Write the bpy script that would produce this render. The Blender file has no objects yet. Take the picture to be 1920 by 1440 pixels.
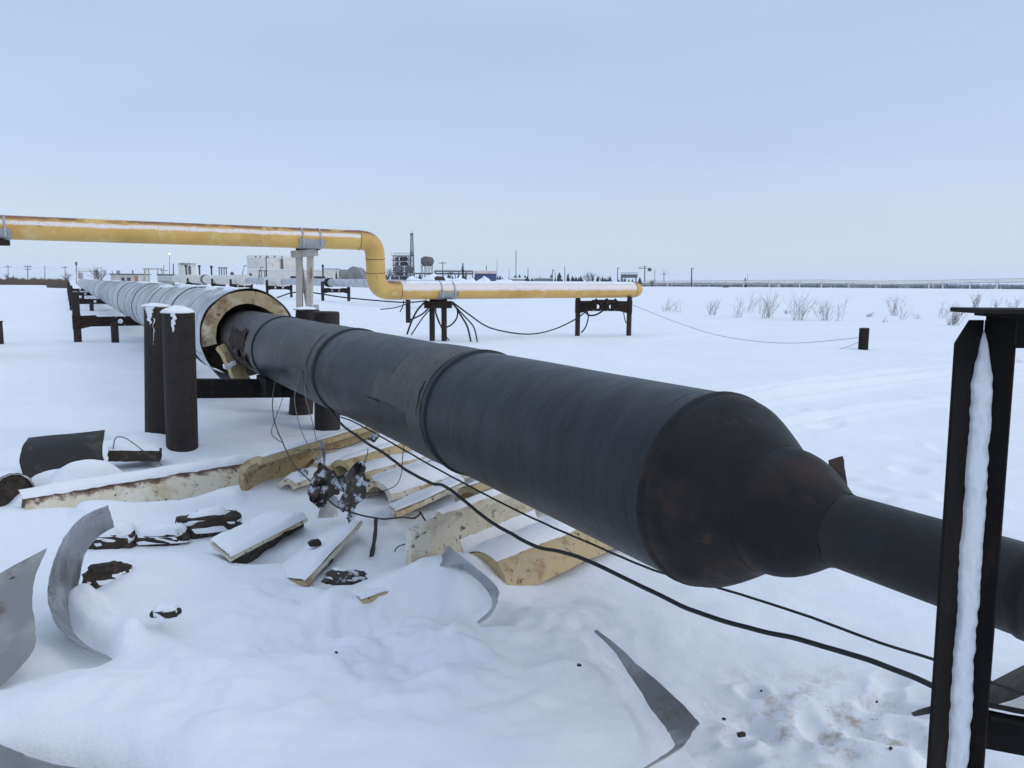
import bpy, bmesh, math, random
import numpy as np
from mathutils import Vector, Matrix, noise as mn
random.seed(7)
HAZE = .00014
C = bpy.context.scene.collection
S = bpy.context.scene
V = Vector
# ------------------------------------------------------------------ camera model
F, CAM_H, HOR, ROLL = 1480.0, 1.7, 527.0, 0.0065
_p = math.atan((720 - HOR) / F)
FW = V((0, math.cos(_p), -math.sin(_p)))
_u, _r = V((0, math.sin(_p), math.cos(_p))), V((1, 0, 0))
RT = _r * math.cos(ROLL) + _u * math.sin(ROLL)
UP = _u * math.cos(ROLL) - _r * math.sin(ROLL)
EYE = V((0, 0, CAM_H))
def ray(x, y): return (FW + RT * ((x - 960) / F) + UP * ((720 - y) / F)).normalized()
def G(x, y, z=0.0):
    d = ray(x, y); return EYE + d * ((z - CAM_H) / d.z)
def P(x, y, Y):
    d = ray(x, y); return EYE + d * (Y / d.y)

# ------------------------------------------------------------------ numpy noise for the snow field
_rng = np.random.RandomState(3)
_perm = np.tile(_rng.permutation(512), 3)
_gr = _rng.normal(size=(512, 2)); _gr /= np.linalg.norm(_gr, axis=1)[:, None]
def pn(x, y):
    x = np.asarray(x, float); y = np.asarray(y, float)
    xi = np.floor(x).astype(int); yi = np.floor(y).astype(int); fx = x - xi; fy = y - yi
    u = fx ** 3 * (fx * (fx * 6 - 15) + 10); v = fy ** 3 * (fy * (fy * 6 - 15) + 10)
    def g(ix, iy, dx, dy):
        h = _perm[(_perm[ix & 511] + (iy & 511))] & 511
        return _gr[h, 0] * dx + _gr[h, 1] * dy
    a = g(xi, yi, fx, fy); b = g(xi + 1, yi, fx - 1, fy); c = g(xi, yi + 1, fx, fy - 1); d = g(xi + 1, yi + 1, fx - 1, fy - 1)
    return (a + (b - a) * u) * (1 - v) + (c + (d - c) * u) * v
def sst(a, b, x):
    t = np.clip((x - a) / (b - a), 0, 1); return t * t * (3 - 2 * t)

DR = []      # drifts: cx, cy, a, b, angle, height, power
def drift(px, py, a, b, h, ang=0, pw=1.0, z=0.0):
    g = G(px, py, z); DR.append((g.x, g.y, a, b, math.radians(ang), h, pw))
def drift_at(x, y, a, b, h, ang=0, pw=1.0): DR.append((x, y, a, b, math.radians(ang), h, pw))
TR = []      # troughs along polylines: pts, width, depth
def trough(pts, w, d):
    TR.append(([(G(*q).x, G(*q).y) for q in pts], w, d))
RI = []      # snow banked along a line
def bank(pts, w, h, z=0):
    RI.append(([(G(q[0], q[1], z).x, G(q[0], q[1], z).y) for q in pts], w, h))
LIP = [(1120, 1180), (1160, 1212), (1200, 1248), (1255, 1300), (1312, 1355), (1290, 1382), (1275, 1400), (1215, 1440), (1150, 1475)]
LIPW = [G(x, y, .17) for x, y in LIP]

def seg_dist(x, y, pts):
    best = np.full(np.shape(x), 1e9); side = np.zeros(np.shape(x))
    for (ax, ay), (bx, by) in zip(pts[:-1], pts[1:]):
        dx, dy = bx - ax, by - ay; L = dx * dx + dy * dy + 1e-12
        t = np.clip(((x - ax) * dx + (y - ay) * dy) / L, 0, 1)
        ex, ey = x - ax - t * dx, y - ay - t * dy
        d = np.hypot(ex, ey); s = dx * (y - ay) - dy * (x - ax)
        m = d < best; best = np.where(m, d, best); side = np.where(m, s, side)
    return best, side

# snow banked over the heap of torn insulation
drift(300, 1085, .42, .30, .15); drift(420, 1150, .7, .35, .06)
drift(620, 900, .9, .5, .06, 20); drift(130, 905, .45, .22, .10, 8); drift(330, 925, 1.3, .25, .03, 14)
drift(600, 1000, .5, .4, .05, 30); drift(860, 1110, .30, .22, .20); drift(740, 1120, .35, .2, .06, 20)
drift(30, 985, .7, .35, .12); drift(330, 985, .6, .25, .05); drift(260, 850, .4, .2, .1)
drift(60, 1300, .5, .35, .08); drift(950, 990, .8, .5, .05, 25); drift(505, 1050, .22, .09, -.05, 35)
drift(1080, 1180, .6, .35, .05); drift(-40, 1475, .42, .16, -.22); drift(90, 1500, .35, .14, -.2, 0)
drift(150, 1238, .20, .13, -.13, -20); drift(40, 1290, .25, .16, -.08); drift(235, 1130, .2, .2, .09)
bank([(60, 945), (470, 868)], .13, .085)
bank([(180, 985), (300, 962), (425, 938)], .13, .085)
bank([(150, 1152), (182, 1190), (240, 1214)], .075, .09)
drift_at(P(135, 880, 6.15).x, 6.16, .40, .13, .17, 6, 2.0); drift(300, 846, .5, .16, .10, 6)
bank([(175, 1062), (235, 1058)], .06, .03)
drift(1330, 1440, .22, .2, -.06); drift(1350, 1330, .35, .5, -.05)
trough([(1290, 772), (1500, 742), (1650, 722), (1800, 706), (2050, 690)], .13, .13)
trough([(1390, 745), (1560, 718), (1720, 700), (1900, 684)], .13, .13)
trough([(1330, 812), (1480, 795), (1620, 772), (1800, 752), (2000, 742)], .12, .085)
trough([(1210, 640), (1400, 618), (1560, 612), (1800, 606)], .4, .05)
trough([(0, 684), (60, 687), (160, 692)], .25, .05); trough([(215, 698), (300, 704)], .2, .04)
random.seed(11)
FEET = []
for i in range(20):
    px = random.uniform(1330, 1760); py = random.uniform(1235, 1445)
    if py < 1235 + (1500 - px) * .45: continue
    g = G(px, py); FEET.append((g.x, g.y, random.uniform(.05, .1), random.uniform(.04, .07), random.uniform(0, 3.1), -random.uniform(.02, .055)))
for i in range(26):
    px = random.uniform(1430, 1900); py = random.uniform(760, 960)
    g = G(px, py); FEET.append((g.x, g.y, random.uniform(.12, .3), random.uniform(.08, .16), random.uniform(0, 3.1), -random.uniform(.02, .05)))

def gh(x, y, fine=True):
    x = np.asarray(x, float); y = np.asarray(y, float); r = np.hypot(x, y)
    z = .06 * pn(x / 3.1 + 7, y / 2.3) * sst(2, 6, r) + .22 * pn(x / 17, y / 11 + 3) * sst(6, 30, r) * (1 - sst(120, 300, r))
    z += .035 * pn(x / .9, y / .7) * (.4 + .6 * sst(1.5, 4, r)) * (1 - sst(30, 80, r))
    z -= 9.0 * sst(330, 560, r)
    near = r < 40
    if np.any(near):
        xn, yn = x[near], y[near]; a = np.zeros(xn.shape); rn = r[near]
        for cx, cy, sa, sb, an, h, pw in DR:
            dx, dy = xn - cx, yn - cy; c, s = math.cos(an), math.sin(an)
            q = ((dx * c + dy * s) / sa) ** 2 + ((-dx * s + dy * c) / sb) ** 2
            a += h * np.exp(-q ** pw)
        for cx, cy, sa, sb, an, h in FEET:
            dx, dy = xn - cx, yn - cy; c, s = math.cos(an), math.sin(an)
            q = ((dx * c + dy * s) / sa) ** 2 + ((-dx * s + dy * c) / sb) ** 2
            a += h * (np.exp(-q * q) - .16 * np.exp(-((np.sqrt(q) - 1.5) / .4) ** 2))
        for pts, w, d in TR:
            q, _ = seg_dist(xn, yn, pts)
            a += -d * np.exp(-(q / w) ** 2) + .55 * d * np.exp(-((q - 1.7 * w) / (.8 * w)) ** 2)
        for pts, w, h in RI:
            q, _ = seg_dist(xn, yn, pts); a += h * np.exp(-(q / w) ** 4)
        # the big snow filled cladding sheet: a shelf that ends at its lip
        q, sd = seg_dist(xn, yn, [(v.x, v.y) for v in LIPW])
        inside = np.where(sd < 0, 1, -1) * q
        c0 = G(700, 1360, .1)
        fall = np.exp(-(((xn - c0.x) / 1.25) ** 2 + ((yn - c0.y) / .75) ** 2) ** 1.5)
        a += .115 * sst(-.065, -.015, inside) * fall
        a += .018 * pn(xn / .3, yn / .2 + 9) + .004 * pn(xn / .12 + 4, yn / .09) * sst(1.2, 2, rn) * (1 - sst(9, 16, rn))
        # crusted lumps in the middle and trampled snow at the right
        c1 = G(700, 1235); m1 = np.exp(-(((xn - c1.x) / 1.15) ** 2 + ((yn - c1.y) / .8) ** 2) ** 1.5)
        a += .15 * m1 * np.maximum(pn(xn / .42 + 3, yn / .37 + 2), -.14) + .09 * m1 * np.maximum(pn(xn / .2 + 1, yn / .18), -.08) + .022 * m1 * pn(xn / .08, yn / .075)
        c2 = G(1560, 1370); m2 = np.exp(-(((xn - c2.x) / .62) ** 2 + ((yn - c2.y) / .42) ** 2))
        a += .075 * m2 * pn(xn / .26 + 1, yn / .2) + .02 * m2 * pn(xn / .09, yn / .07)
        z = z.copy(); z[near] += a
    return z
def gz(x, y): return float(gh(np.array([x]), np.array([y]))[0])
def GG(px, py, dz=0.0):
    z = 0.0
    for _ in range(4):
        g = G(px, py, z + dz); z = gz(g.x, g.y)
    return V((g.x, g.y, z + dz))

# ------------------------------------------------------------------ materials
def _nodes(name):
    m = bpy.data.materials.new(name); m.use_nodes = True
    nt = m.node_tree; b = nt.nodes['Principled BSDF']
    return m, nt, b
def _n(nt, typ, **kw):
    n = nt.nodes.new(typ)
    for k, v in kw.items():
        if k in n.inputs: n.inputs[k].default_value = v
        else: setattr(n, k, v)
    return n
def _coord(nt, stretch=None):
    tc = _n(nt, 'ShaderNodeTexCoord'); out = tc.outputs['Object']
    if stretch:
        mp = _n(nt, 'ShaderNodeMapping'); mp.inputs['Scale'].default_value = stretch
        nt.links.new(out, mp.inputs['Vector']); out = mp.outputs['Vector']
    return out
def _noise(nt, co, scale, detail=6, rough=.6):
    n = _n(nt, 'ShaderNodeTexNoise'); n.inputs['Scale'].default_value = scale
    n.inputs['Detail'].default_value = detail; n.inputs['Roughness'].default_value = rough
    nt.links.new(co, n.inputs['Vector']); return n.outputs['Fac']
def _range(nt, fac, a, b):
    m = _n(nt, 'ShaderNodeMapRange'); m.inputs['From Min'].default_value = a; m.inputs['From Max'].default_value = b
    m.interpolation_type = 'SMOOTHSTEP'; nt.links.new(fac, m.inputs['Value']); return m.outputs['Result']
def _math(nt, op, a, b=None):
    m = _n(nt, 'ShaderNodeMath'); m.operation = op
    for i, v in enumerate((a, b)):
        if v is None: continue
        if hasattr(v, 'is_linked') or hasattr(v, 'links'): nt.links.new(v, m.inputs[i])
        else: m.inputs[i].default_value = v
    return m.outputs[0]
def _mix(nt, fac, a, b):
    m = _n(nt, 'ShaderNodeMix'); m.data_type = 'RGBA'
    nt.links.new(fac, m.inputs[0])
    for i, v in ((6, a), (7, b)):
        if isinstance(v, tuple): m.inputs[i].default_value = (*v, 1)
        else: nt.links.new(v, m.inputs[i])
    return m.outputs[2]
def _bump(nt, b, h, strength, dist):
    n = _n(nt, 'ShaderNodeBump'); n.inputs['Strength'].default_value = strength; n.inputs['Distance'].default_value = dist
    nt.links.new(h, n.inputs['Height']); nt.links.new(n.outputs['Normal'], b.inputs['Normal'])
def _attr(nt, name):
    a = _n(nt, 'ShaderNodeAttribute'); a.attribute_name = name; return a.outputs['Fac']

def mat(name, base, layers=(), rough=.7, metal=0.0, bump=0.0, bscale=30, bdist=.01, stretch=None, rvar=0.0, spec=.5):
    """base colour plus noise masked layers: (colour, scale, lo, hi[, stretch])"""
    m, nt, b = _nodes(name); co = _coord(nt, stretch)
    col = None
    for L in layers:
        c2 = _coord(nt, L[4]) if len(L) > 4 else co
        f = _range(nt, _noise(nt, c2, L[1]), L[2], L[3])
        col = _mix(nt, f, base if col is None else col, L[0])
    if col is None: b.inputs['Base Color'].default_value = (*base, 1)
    else: nt.links.new(col, b.inputs['Base Color'])
    b.inputs['Roughness'].default_value = rough; b.inputs['Metallic'].default_value = metal
    b.inputs['Specular IOR Level'].default_value = spec
    if rvar:
        f = _range(nt, _noise(nt, co, 6), .3, .7); q = _math(nt, 'MULTIPLY_ADD', f, rvar)
        q.node.inputs[2].default_value = rough - rvar / 2; nt.links.new(q, b.inputs['Roughness'])
    if bump: _bump(nt, b, _noise(nt, co, bscale, 8, .65), bump, bdist)
    return m

def snow_mat(name='snow', stain=False):
    m, nt, b = _nodes(name); co = _coord(nt)
    c = _mix(nt, _range(nt, _noise(nt, co, .35, 4), .35, .65), (.86, .885, .92), (.90, .915, .935))
    if stain:
        # dirt trodden into the snow round the post
        g = G(1560, 1360); geo = _n(nt, 'ShaderNodeNewGeometry')
        vm = _n(nt, 'ShaderNodeVectorMath'); vm.operation = 'DISTANCE'
        nt.links.new(geo.outputs['Position'], vm.inputs[0]); vm.inputs[1].default_value = (g.x, g.y, 0)
        near = _range(nt, vm.outputs['Value'], .72, .12)
        f = _math(nt, 'MULTIPLY', _range(nt, _noise(nt, co, 7, 8, .75), .47, .70), near)
        c = _mix(nt, f, c, (.46, .36, .26))
        f = _math(nt, 'MULTIPLY', _range(nt, _noise(nt, co, 30, 4, .7), .66, .74), near)
        c = _mix(nt, f, c, (.12, .08, .06))
        # brown meltwater run off around the insulation
        g = G(930, 1010)
        vm = _n(nt, 'ShaderNodeVectorMath'); vm.operation = 'DISTANCE'
        nt.links.new(geo.outputs['Position'], vm.inputs[0]); vm.inputs[1].default_value = (g.x, g.y, 0)
        near = _range(nt, vm.outputs['Value'], 1.1, .2)
        f = _math(nt, 'MULTIPLY', _range(nt, _noise(nt, co, 4, 5, .6), .5, .8), near)
        c = _mix(nt, f, c, (.62, .55, .46))
    nt.links.new(c, b.inputs['Base Color'])
    b.inputs['Roughness'].default_value = .75; b.inputs['Specular IOR Level'].default_value = .25
    h = _math(nt, 'ADD', _noise(nt, co, 95, 6, .8), _math(nt, 'MULTIPLY', _noise(nt, co, 11, 6, .65), 3.0))
    _bump(nt, b, h, .55, .008)
    return m

M = {}
M['ground'] = snow_mat('snow_ground', True)
M['snow'] = snow_mat('snow')
def black_pipe():
    m, nt, b = _nodes('tar_coated_steel'); L = _attr(nt, 'len'); A = _attr(nt, 'ang')
    cb = _n(nt, 'ShaderNodeCombineXYZ')
    nt.links.new(_math(nt, 'MULTIPLY', L, 5.0), cb.inputs[0]); nt.links.new(_math(nt, 'MULTIPLY', A, .5), cb.inputs[1])
    ringy = _noise(nt, cb.outputs[0], 1.6, 8, .6); co = _coord(nt)
    c = _mix(nt, _range(nt, ringy, .35, .7), (.0065, .0075, .0095), (.016, .0185, .0235))
    c = _mix(nt, _range(nt, _noise(nt, co, 3.2, 8, .65), .5, .72), c, (.0045, .0048, .0055))
    c = _mix(nt, _range(nt, _noise(nt, co, 1.3, 6, .7), .58, .75), c, (.020, .016, .013))
    c = _mix(nt, _range(nt, _noise(nt, co, 42, 3, .6), .73, .76), c, (.12, .12, .12))
    nt.links.new(c, b.inputs['Base Color'])
    rr = _math(nt, 'MULTIPLY_ADD', _noise(nt, co, 5, 6, .7), .3); rr.node.inputs[2].default_value = .27
    nt.links.new(rr, b.inputs['Roughness']); b.inputs['Specular IOR Level'].default_value = .32
    h = _math(nt, 'ADD', _noise(nt, cb.outputs[0], 5, 6, .6), _math(nt, 'MULTIPLY', _noise(nt, co, 70, 4, .6), .5))
    _bump(nt, b, h, .45, .006)
    return m
M['tar'] = black_pipe()
M['wrap'] = mat('tar_wrap', (.036, .033, .030), [((.068, .055, .040), 4, .45, .68), ((.012, .012, .013), 14, .55, .7)], rough=.5, spec=.45, bump=.5, bscale=24)
M['reducer'] = mat('rusty_black_steel', (.009, .0085, .009), [((.028, .016, .0115), 3.2, .46, .64), ((.006, .006, .0065), 7, .5, .65), ((.075, .03, .02), 8, .62, .76), ((.03, .034, .038), 17, .66, .8)], rough=.58, spec=.28, bump=.35, bscale=38, bdist=.006, rvar=.2)
M['narrow'] = mat('narrow_pipe_steel', (.010, .009, .009), [((.026, .016, .013), 4, .5, .7), ((.011, .011, .012), 9, .5, .65), ((.03, .045, .07), 14, .72, .8)], rough=.5, spec=.3, bump=.3, bscale=50, bdist=.005, rvar=.2)
M['rust'] = mat('rusted_steel', (.036, .022, .018), [((.075, .037, .024), 6, .52, .7), ((.014, .012, .012), 10, .48, .66), ((.3, .28, .27), 30, .7, .76)], rough=.85, spec=.2, bump=.4, bscale=40)
M['pile'] = mat('brown_pile_steel', (.023, .016, .0145), [((.044, .026, .02), 3, .45, .7, (1, 1, .3)), ((.010, .009, .0095), 9, .5, .7), ((.65, .68, .72), 30, .735, .76)], rough=.8, bump=.35, bscale=45)
M['darksteel'] = mat('dark_steel', (.012, .010, .010), [((.03, .02, .016), 9, .52, .7)], rough=.8, spec=.25, bump=.4, bscale=60)
M['post'] = mat('post_steel', (.007, .006, .0062), [((.020, .012, .009), 10, .52, .70, (1, 1, .4)), ((.05, .034, .026), 60, .68, .76)], rough=.8, spec=.2, bump=.5, bscale=90, bdist=.004)
M['jacket'] = mat('galvanised_cladding', (.50, .515, .535), [((.31, .325, .35), 1.6, .47, .70, (1, 1, 2)), ((.66, .675, .69), 3, .50, .68), ((.12, .11, .10), 8, .62, .75), ((.75, .78, .82), 5, .68, .74)], rough=.6, metal=.25, bump=.35, bscale=5, bdist=.02, rvar=.2)
M['sheet'] = mat('weathered_sheet_metal', (.34, .35, .365), [((.48, .49, .51), 3, .48, .66, (1, 3, 1)), ((.22, .22, .225), 9, .55, .72), ((.20, .16, .12), 4, .62, .75), ((.72, .75, .8), 26, .68, .74)], rough=.36, metal=.65, bump=.45, bscale=9, rvar=.25)
M['sheetwarm'] = mat('dull_sheet_metal', (.25, .245, .24), [((.36, .35, .335), 4, .45, .7), ((.15, .12, .09), 5, .56, .72), ((.05, .04, .035), 13, .66, .74)], rough=.42, metal=.5, bump=.3, bscale=8)
M['sheetdark'] = mat('tarred_sheet_metal', (.012, .0115, .011), [((.05, .044, .034), 2.6, .52, .6), ((.012, .012, .012), 6, .55, .7)], rough=.7, bump=.3, bscale=10)
M['foam'] = mat('pale_insulation_foam', (.66, .60, .47), [((.74, .70, .60), 3, .45, .65), ((.48, .33, .15), 3.2, .50, .68), ((.30, .24, .19), 8, .56, .70), ((.10, .062, .042), 12, .60, .68), ((.035, .026, .022), 38, .62, .70)], rough=.9, bump=.6, bscale=45)
M['foamtan'] = mat('tan_insulation_foam', (.52, .40, .22), [((.66, .58, .42), 4, .48, .66), ((.34, .21, .09), 4, .50, .68), ((.16, .10, .06), 10, .58, .70), ((.05, .035, .025), 30, .60, .68)], rough=.9, bump=.6, bscale=45)
M['foamdark'] = mat('rotted_insulation_and_shade', (.045, .034, .025), [((.10, .075, .05), 12, .5, .7), ((.016, .013, .012), 22, .5, .66)], rough=.95, bump=1.0, bscale=40, bdist=.02)  # rotten foam; also the painted shade under the raised slab and inside the jacket
M['foamring'] = mat('aged_insulation_ring', (.44, .34, .20), [((.17, .095, .05), 2.6, .50, .66), ((.58, .52, .38), 4, .50, .66), ((.06, .042, .03), 9, .58, .7), ((.62, .6, .52), 34, .68, .74)], rough=.95, bump=.8, bscale=30)
M['scrap'] = mat('torn_tar_paper', (.085, .074, .062), [((.14, .12, .10), 16, .5, .68), ((.014, .012, .011), 9, .5, .66), ((.66, .69, .74), 13, .50, .60)], rough=.95, spec=.1, bump=.8, bscale=70, bdist=.006)
M['cable'] = mat('black_cable_rubber', (.011, .0115, .013), [((.04, .04, .043), 60, .62, .72)], rough=.6, bump=.4, bscale=90, bdist=.003)
M['wire'] = mat('rusty_wire', (.05, .045, .04), rough=.7)
M['lightwire'] = mat('dull_wire', (.17, .155, .14), rough=.6)
M['greyrust'] = mat('grey_painted_steel', (.46, .42, .37), [((.24, .13, .075), 5, .54, .66, (1, 1, .35)), ((.56, .53, .48), 8, .5, .7)], rough=.75, bump=.2, bscale=20)
M['clamp'] = mat('clamp_steel', (.38, .39, .39), [((.24, .2, .16), 5, .5, .7)], rough=.55, metal=.3)
def foam_edge():
    m = M['foam'].copy(); m.name = 'foam_with_rusty_edge'; nt = m.node_tree; b = nt.nodes['Principled BSDF']; co = _coord(nt)
    src = b.inputs['Base Color'].links[0].from_socket
    f = _math(nt, 'ADD', _attr(nt, 'ang'), _math(nt, 'MULTIPLY', _math(nt, 'SUBTRACT', _noise(nt, co, 7, 6, .7), .5), .9))
    c = _mix(nt, _range(nt, f, .30, .12), src, (.13, .075, .05)); c = _mix(nt, _range(nt, f, .12, .0), c, (.06, .04, .032)); nt.links.new(c, b.inputs['Base Color']); return m
M['foamedge'] = foam_edge()
def yellow(name, a0, a1, soft):
    m, nt, b = _nodes(name); co = _coord(nt); A = _attr(nt, 'ang'); L = _attr(nt, 'len')
    c = _mix(nt, _range(nt, _noise(nt, co, 1.1, 6, .6), .4, .7), (.68, .43, .12), (.56, .335, .085))
    top = _range(nt, A, 1.05, .55)
    f = _math(nt, 'MULTIPLY', _range(nt, _noise(nt, _coord(nt, (.6, .6, 1.5)), 2.6, 9, .72), .40, .50), top)
    c = _mix(nt, f, c, (.20, .075, .03))
    c = _mix(nt, _range(nt, _noise(nt, co, 7, 7, .75), .60, .72), c, (.34, .16, .06))
    c = _mix(nt, _range(nt, _noise(nt, co, 1.7, 5, .7), .54, .74), c, (.74, .56, .27))
    # frost clinging along one side of the pipe
    wob = _math(nt, 'MULTIPLY', _math(nt, 'SUBTRACT', _noise(nt, co, 4, 6, .65), .5), .45)
    AA = _math(nt, 'ADD', A, wob)
    f = _math(nt, 'MULTIPLY', _range(nt, AA, a0 - soft[0], a0 + soft[0]), _range(nt, AA, a1 + soft[1], a1 - soft[1]))
    f = _math(nt, 'MULTIPLY', f, _range(nt, _noise(nt, co, 22, 6, .7), .25, .5)); f = _math(nt, 'MULTIPLY', f, .85)
    c = _mix(nt, f, c, (.84, .80, .82))
    nt.links.new(c, b.inputs['Base Color']); b.inputs['Roughness'].default_value = .45
    _bump(nt, b, _noise(nt, co, 12, 5), .15, .02)
    return m
M['weldrust'] = mat('rusty_weld', (.30, .14, .05), [((.14, .06, .03), 9, .5, .7)], rough=.8)
M['yellow'] = yellow('yellow_paint_thin_frost', .98, 1.36, (.08, .06))
M['yellowfrost'] = yellow('yellow_paint_heavy_frost', -.6, 1.58, (.2, .14))
M['yellowbare'] = yellow('yellow_paint', 9.0, 9.5, (.1, .1))
M['tankbrown'] = mat('brownish_tank_paint', (.13, .105, .09), [((.075, .06, .052), .8, .45, .65)], rough=.7)
M['white'] = mat('weathered_white_paint', (.74, .70, .63), [((.52, .48, .42), 1.2, .5, .7), ((.4, .33, .27), 3, .64, .72)], rough=.8)
M['cream'] = mat('cream_wall', (.58, .54, .48), [((.46, .42, .37), .5, .5, .7)], rough=.85)
M['greywall'] = mat('grey_wall', (.26, .26, .26), [((.18, .18, .18), .4, .5, .7)], rough=.85)
M['dimgrey'] = mat('dim_steel', (.10, .10, .105), [((.06, .055, .052), .8, .5, .7)], rough=.7)
M['black'] = mat('black_steel', (.016, .016, .018), rough=.7)
M['pale'] = mat('pale_steel', (.42, .42, .43), [((.33, .33, .33), 1, .5, .7)], rough=.6)
M['glass'] = mat('dark_window_glass', (.03, .035, .04), rough=.2)
M['blue'] = mat('blue_cladding', (.035, .06, .17), rough=.6)
M['redroof'] = mat('snowy_red_roof', (.62, .50, .48), [((.4, .2, .16), .6, .5, .7)], rough=.8)
M['orange'] = mat('orange_panel', (.45, .15, .06), rough=.7)
M['greenish'] = mat('grey_green_paint', (.17, .22, .22), rough=.7)
M['wood'] = mat('dark_timber', (.05, .042, .038), rough=.9)
M['twig'] = mat('bare_twig', (.11, .085, .07), [((.15, .115, .09), 3, .5, .7)], rough=.9)
M['grass'] = mat('dry_grass', (.17, .11, .07), [((.10, .07, .05), 1.5, .45, .65)], rough=.95)
M['needle'] = mat('spruce_needles', (.022, .036, .038), [((.034, .05, .048), 2, .5, .7)], rough=.9)  # blue-green tint puts some of the distance haze into the colour
def lampmat():
    m, nt, b = _nodes('lit_lamp'); b.inputs['Emission Color'].default_value = (1, .45, .14, 1); b.inputs['Emission Strength'].default_value = 2.4
    b.inputs['Base Color'].default_value = (1, .8, .6, 1); return m
M['lamp'] = lampmat()

# ------------------------------------------------------------------ mesh builder
def frame(d, up=V((0, 0, 1))):
    d = d.normalized()
    if abs(d.dot(up)) > .999: up = V((0, 1, 0))
    e1 = d.cross(up).normalized(); e2 = e1.cross(d).normalized()
    return d, e1, e2
class MB:
    def __init__(s): s.v = []; s.f = []; s.ang = []; s.len = []
    def add(s, vs, fs, ang=None, ln=None):
        o = len(s.v); s.v += [tuple(q) for q in vs]; s.f += [tuple(i + o for i in f) for f in fs]
        s.ang += list(ang) if ang else [0] * len(vs); s.len += list(ln) if ln else [0] * len(vs)
        return s
    def box(s, c, sz, ax=None):
        c = V(c); X, Y, Z = ax if ax else (V((1, 0, 0)), V((0, 1, 0)), V((0, 0, 1)))
        a, b, h = sz[0] / 2, sz[1] / 2, sz[2] / 2
        vs = [c + X * (i * a) + Y * (j * b) + Z * (k * h) for k in (-1, 1) for i, j in ((-1, -1), (1, -1), (1, 1), (-1, 1))]
        return s.add(vs, [(3, 2, 1, 0), (4, 5, 6, 7), (0, 1, 5, 4), (1, 2, 6, 5), (2, 3, 7, 6), (3, 0, 4, 7)])
    def beam(s, p, q, w, h, up=V((0, 0, 1))):
        p, q = V(p), V(q); d, e1, e2 = frame(q - p, up)
        return s.box((p + q) / 2, ((q - p).length, w, h), (d, e1, e2))
    def lathe(s, p, d, prof, n=24, up=V((0, 0, 1)), caps=(True, True), a0=0, a1=2 * math.pi, wob=None):
        """prof: (distance along d, radius); angle 0 is up"""
        p = V(p); d, e1, e2 = frame(d, up); full = abs(a1 - a0 - 2 * math.pi) < 1e-6; m = n if full else n + 1
        vs, an, ln, fs = [], [], [], []
        for k, (t, r) in enumerate(prof):
            for i in range(m):
                a = a0 + (a1 - a0) * i / n; rr = r + (wob(t, a) if wob else 0)
                vs.append(p + d * t + (e2 * math.cos(a) + e1 * math.sin(a)) * rr)
                an.append((a + math.pi) % (2 * math.pi) - math.pi); ln.append(t)
        for k in range(len(prof) - 1):
            for i in range(n):
                j = (i + 1) % m
                fs.append((k * m + i, k * m + j, (k + 1) * m + j, (k + 1) * m + i))
        if full:
            if caps[0]: fs.append(tuple(range(m - 1, -1, -1)))
            if caps[1]: fs.append(tuple((len(prof) - 1) * m + i for i in range(m)))
        return s.add(vs, fs, an, ln)
    def cyl(s, p, q, r, r2=None, n=12, caps=True):
        p, q = V(p), V(q); return s.lathe(p, q - p, [(0, r), ((q - p).length, r if r2 is None else r2)], n, caps=(caps, caps))
    def tube(s, pts, r, n=6, taper=None, caps=True):
        pts = [V(q) for q in pts]; vs, fs, an, ln = [], [], [], []; L = 0; e1 = None
        for k, q in enumerate(pts):
            d = (pts[min(k + 1, len(pts) - 1)] - pts[max(k - 1, 0)]).normalized()
            if e1 is None: _, e1, _ = frame(d)
            e1 = (e1 - d * e1.dot(d)).normalized(); e2 = e1.cross(d)
            if k: L += (q - pts[k - 1]).length
            rr = r if taper is None else r + (taper - r) * k / max(1, len(pts) - 1)
            for i in range(n):
                a = 2 * math.pi * i / n; w = e2 * math.cos(a) + e1 * math.sin(a); vs.append(q + w * rr)
                an.append(math.acos(max(-1, min(1, w.z))) * (1 if w.dot(EYE - q) > 0 else -1)); ln.append(L)
        for k in range(len(pts) - 1):
            for i in range(n):
                j = (i + 1) % n; fs.append((k * n + i, k * n + j, (k + 1) * n + j, (k + 1) * n + i))
        if caps: fs += [tuple(range(n - 1, -1, -1)), tuple((len(pts) - 1) * n + i for i in range(n))]
        return s.add(vs, fs, an, ln)
    def prism(s, poly, th):
        """solid of a planar polygon of 3D points, extruded by vector th"""
        n = len(poly); poly = [V(q) for q in poly]; th = V(th)
        vs = poly + [q + th for q in poly]
        return s.add(vs, [tuple(range(n - 1, -1, -1)), tuple(range(n, 2 * n))] + [(i, (i + 1) % n, n + (i + 1) % n, n + i) for i in range(n)])
    def grid(s, rows, th=None):
        """rows of equal length; th: thickness along local normals"""
        R, Cc = len(rows), len(rows[0]); rows = [[V(q) for q in r] for r in rows]
        top = [q for r in rows for q in r]; fs = [(i * Cc + j, i * Cc + j + 1, (i + 1) * Cc + j + 1, (i + 1) * Cc + j) for i in range(R - 1) for j in range(Cc - 1)]
        if not th: return s.add(top, fs)
        bot = []
        for i in range(R):
            for j in range(Cc):
                a = rows[min(i + 1, R - 1)][j] - rows[max(i - 1, 0)][j]; b = rows[i][min(j + 1, Cc - 1)] - rows[i][max(j - 1, 0)]
                nn = a.cross(b); nn = nn.normalized() if nn.length > 1e-9 else V((0, 0, 1)); bot.append(rows[i][j] + nn * th)
        o = R * Cc; fs2 = [tuple(o + q for q in reversed(f)) for f in fs]
        ed = [i * Cc for i in range(R)], [i * Cc + Cc - 1 for i in range(R)], list(range(Cc)), [(R - 1) * Cc + j for j in range(Cc)]
        side = [(e[k], e[k + 1], o + e[k + 1], o + e[k]) for e in ed for k in range(len(e) - 1)]
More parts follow.
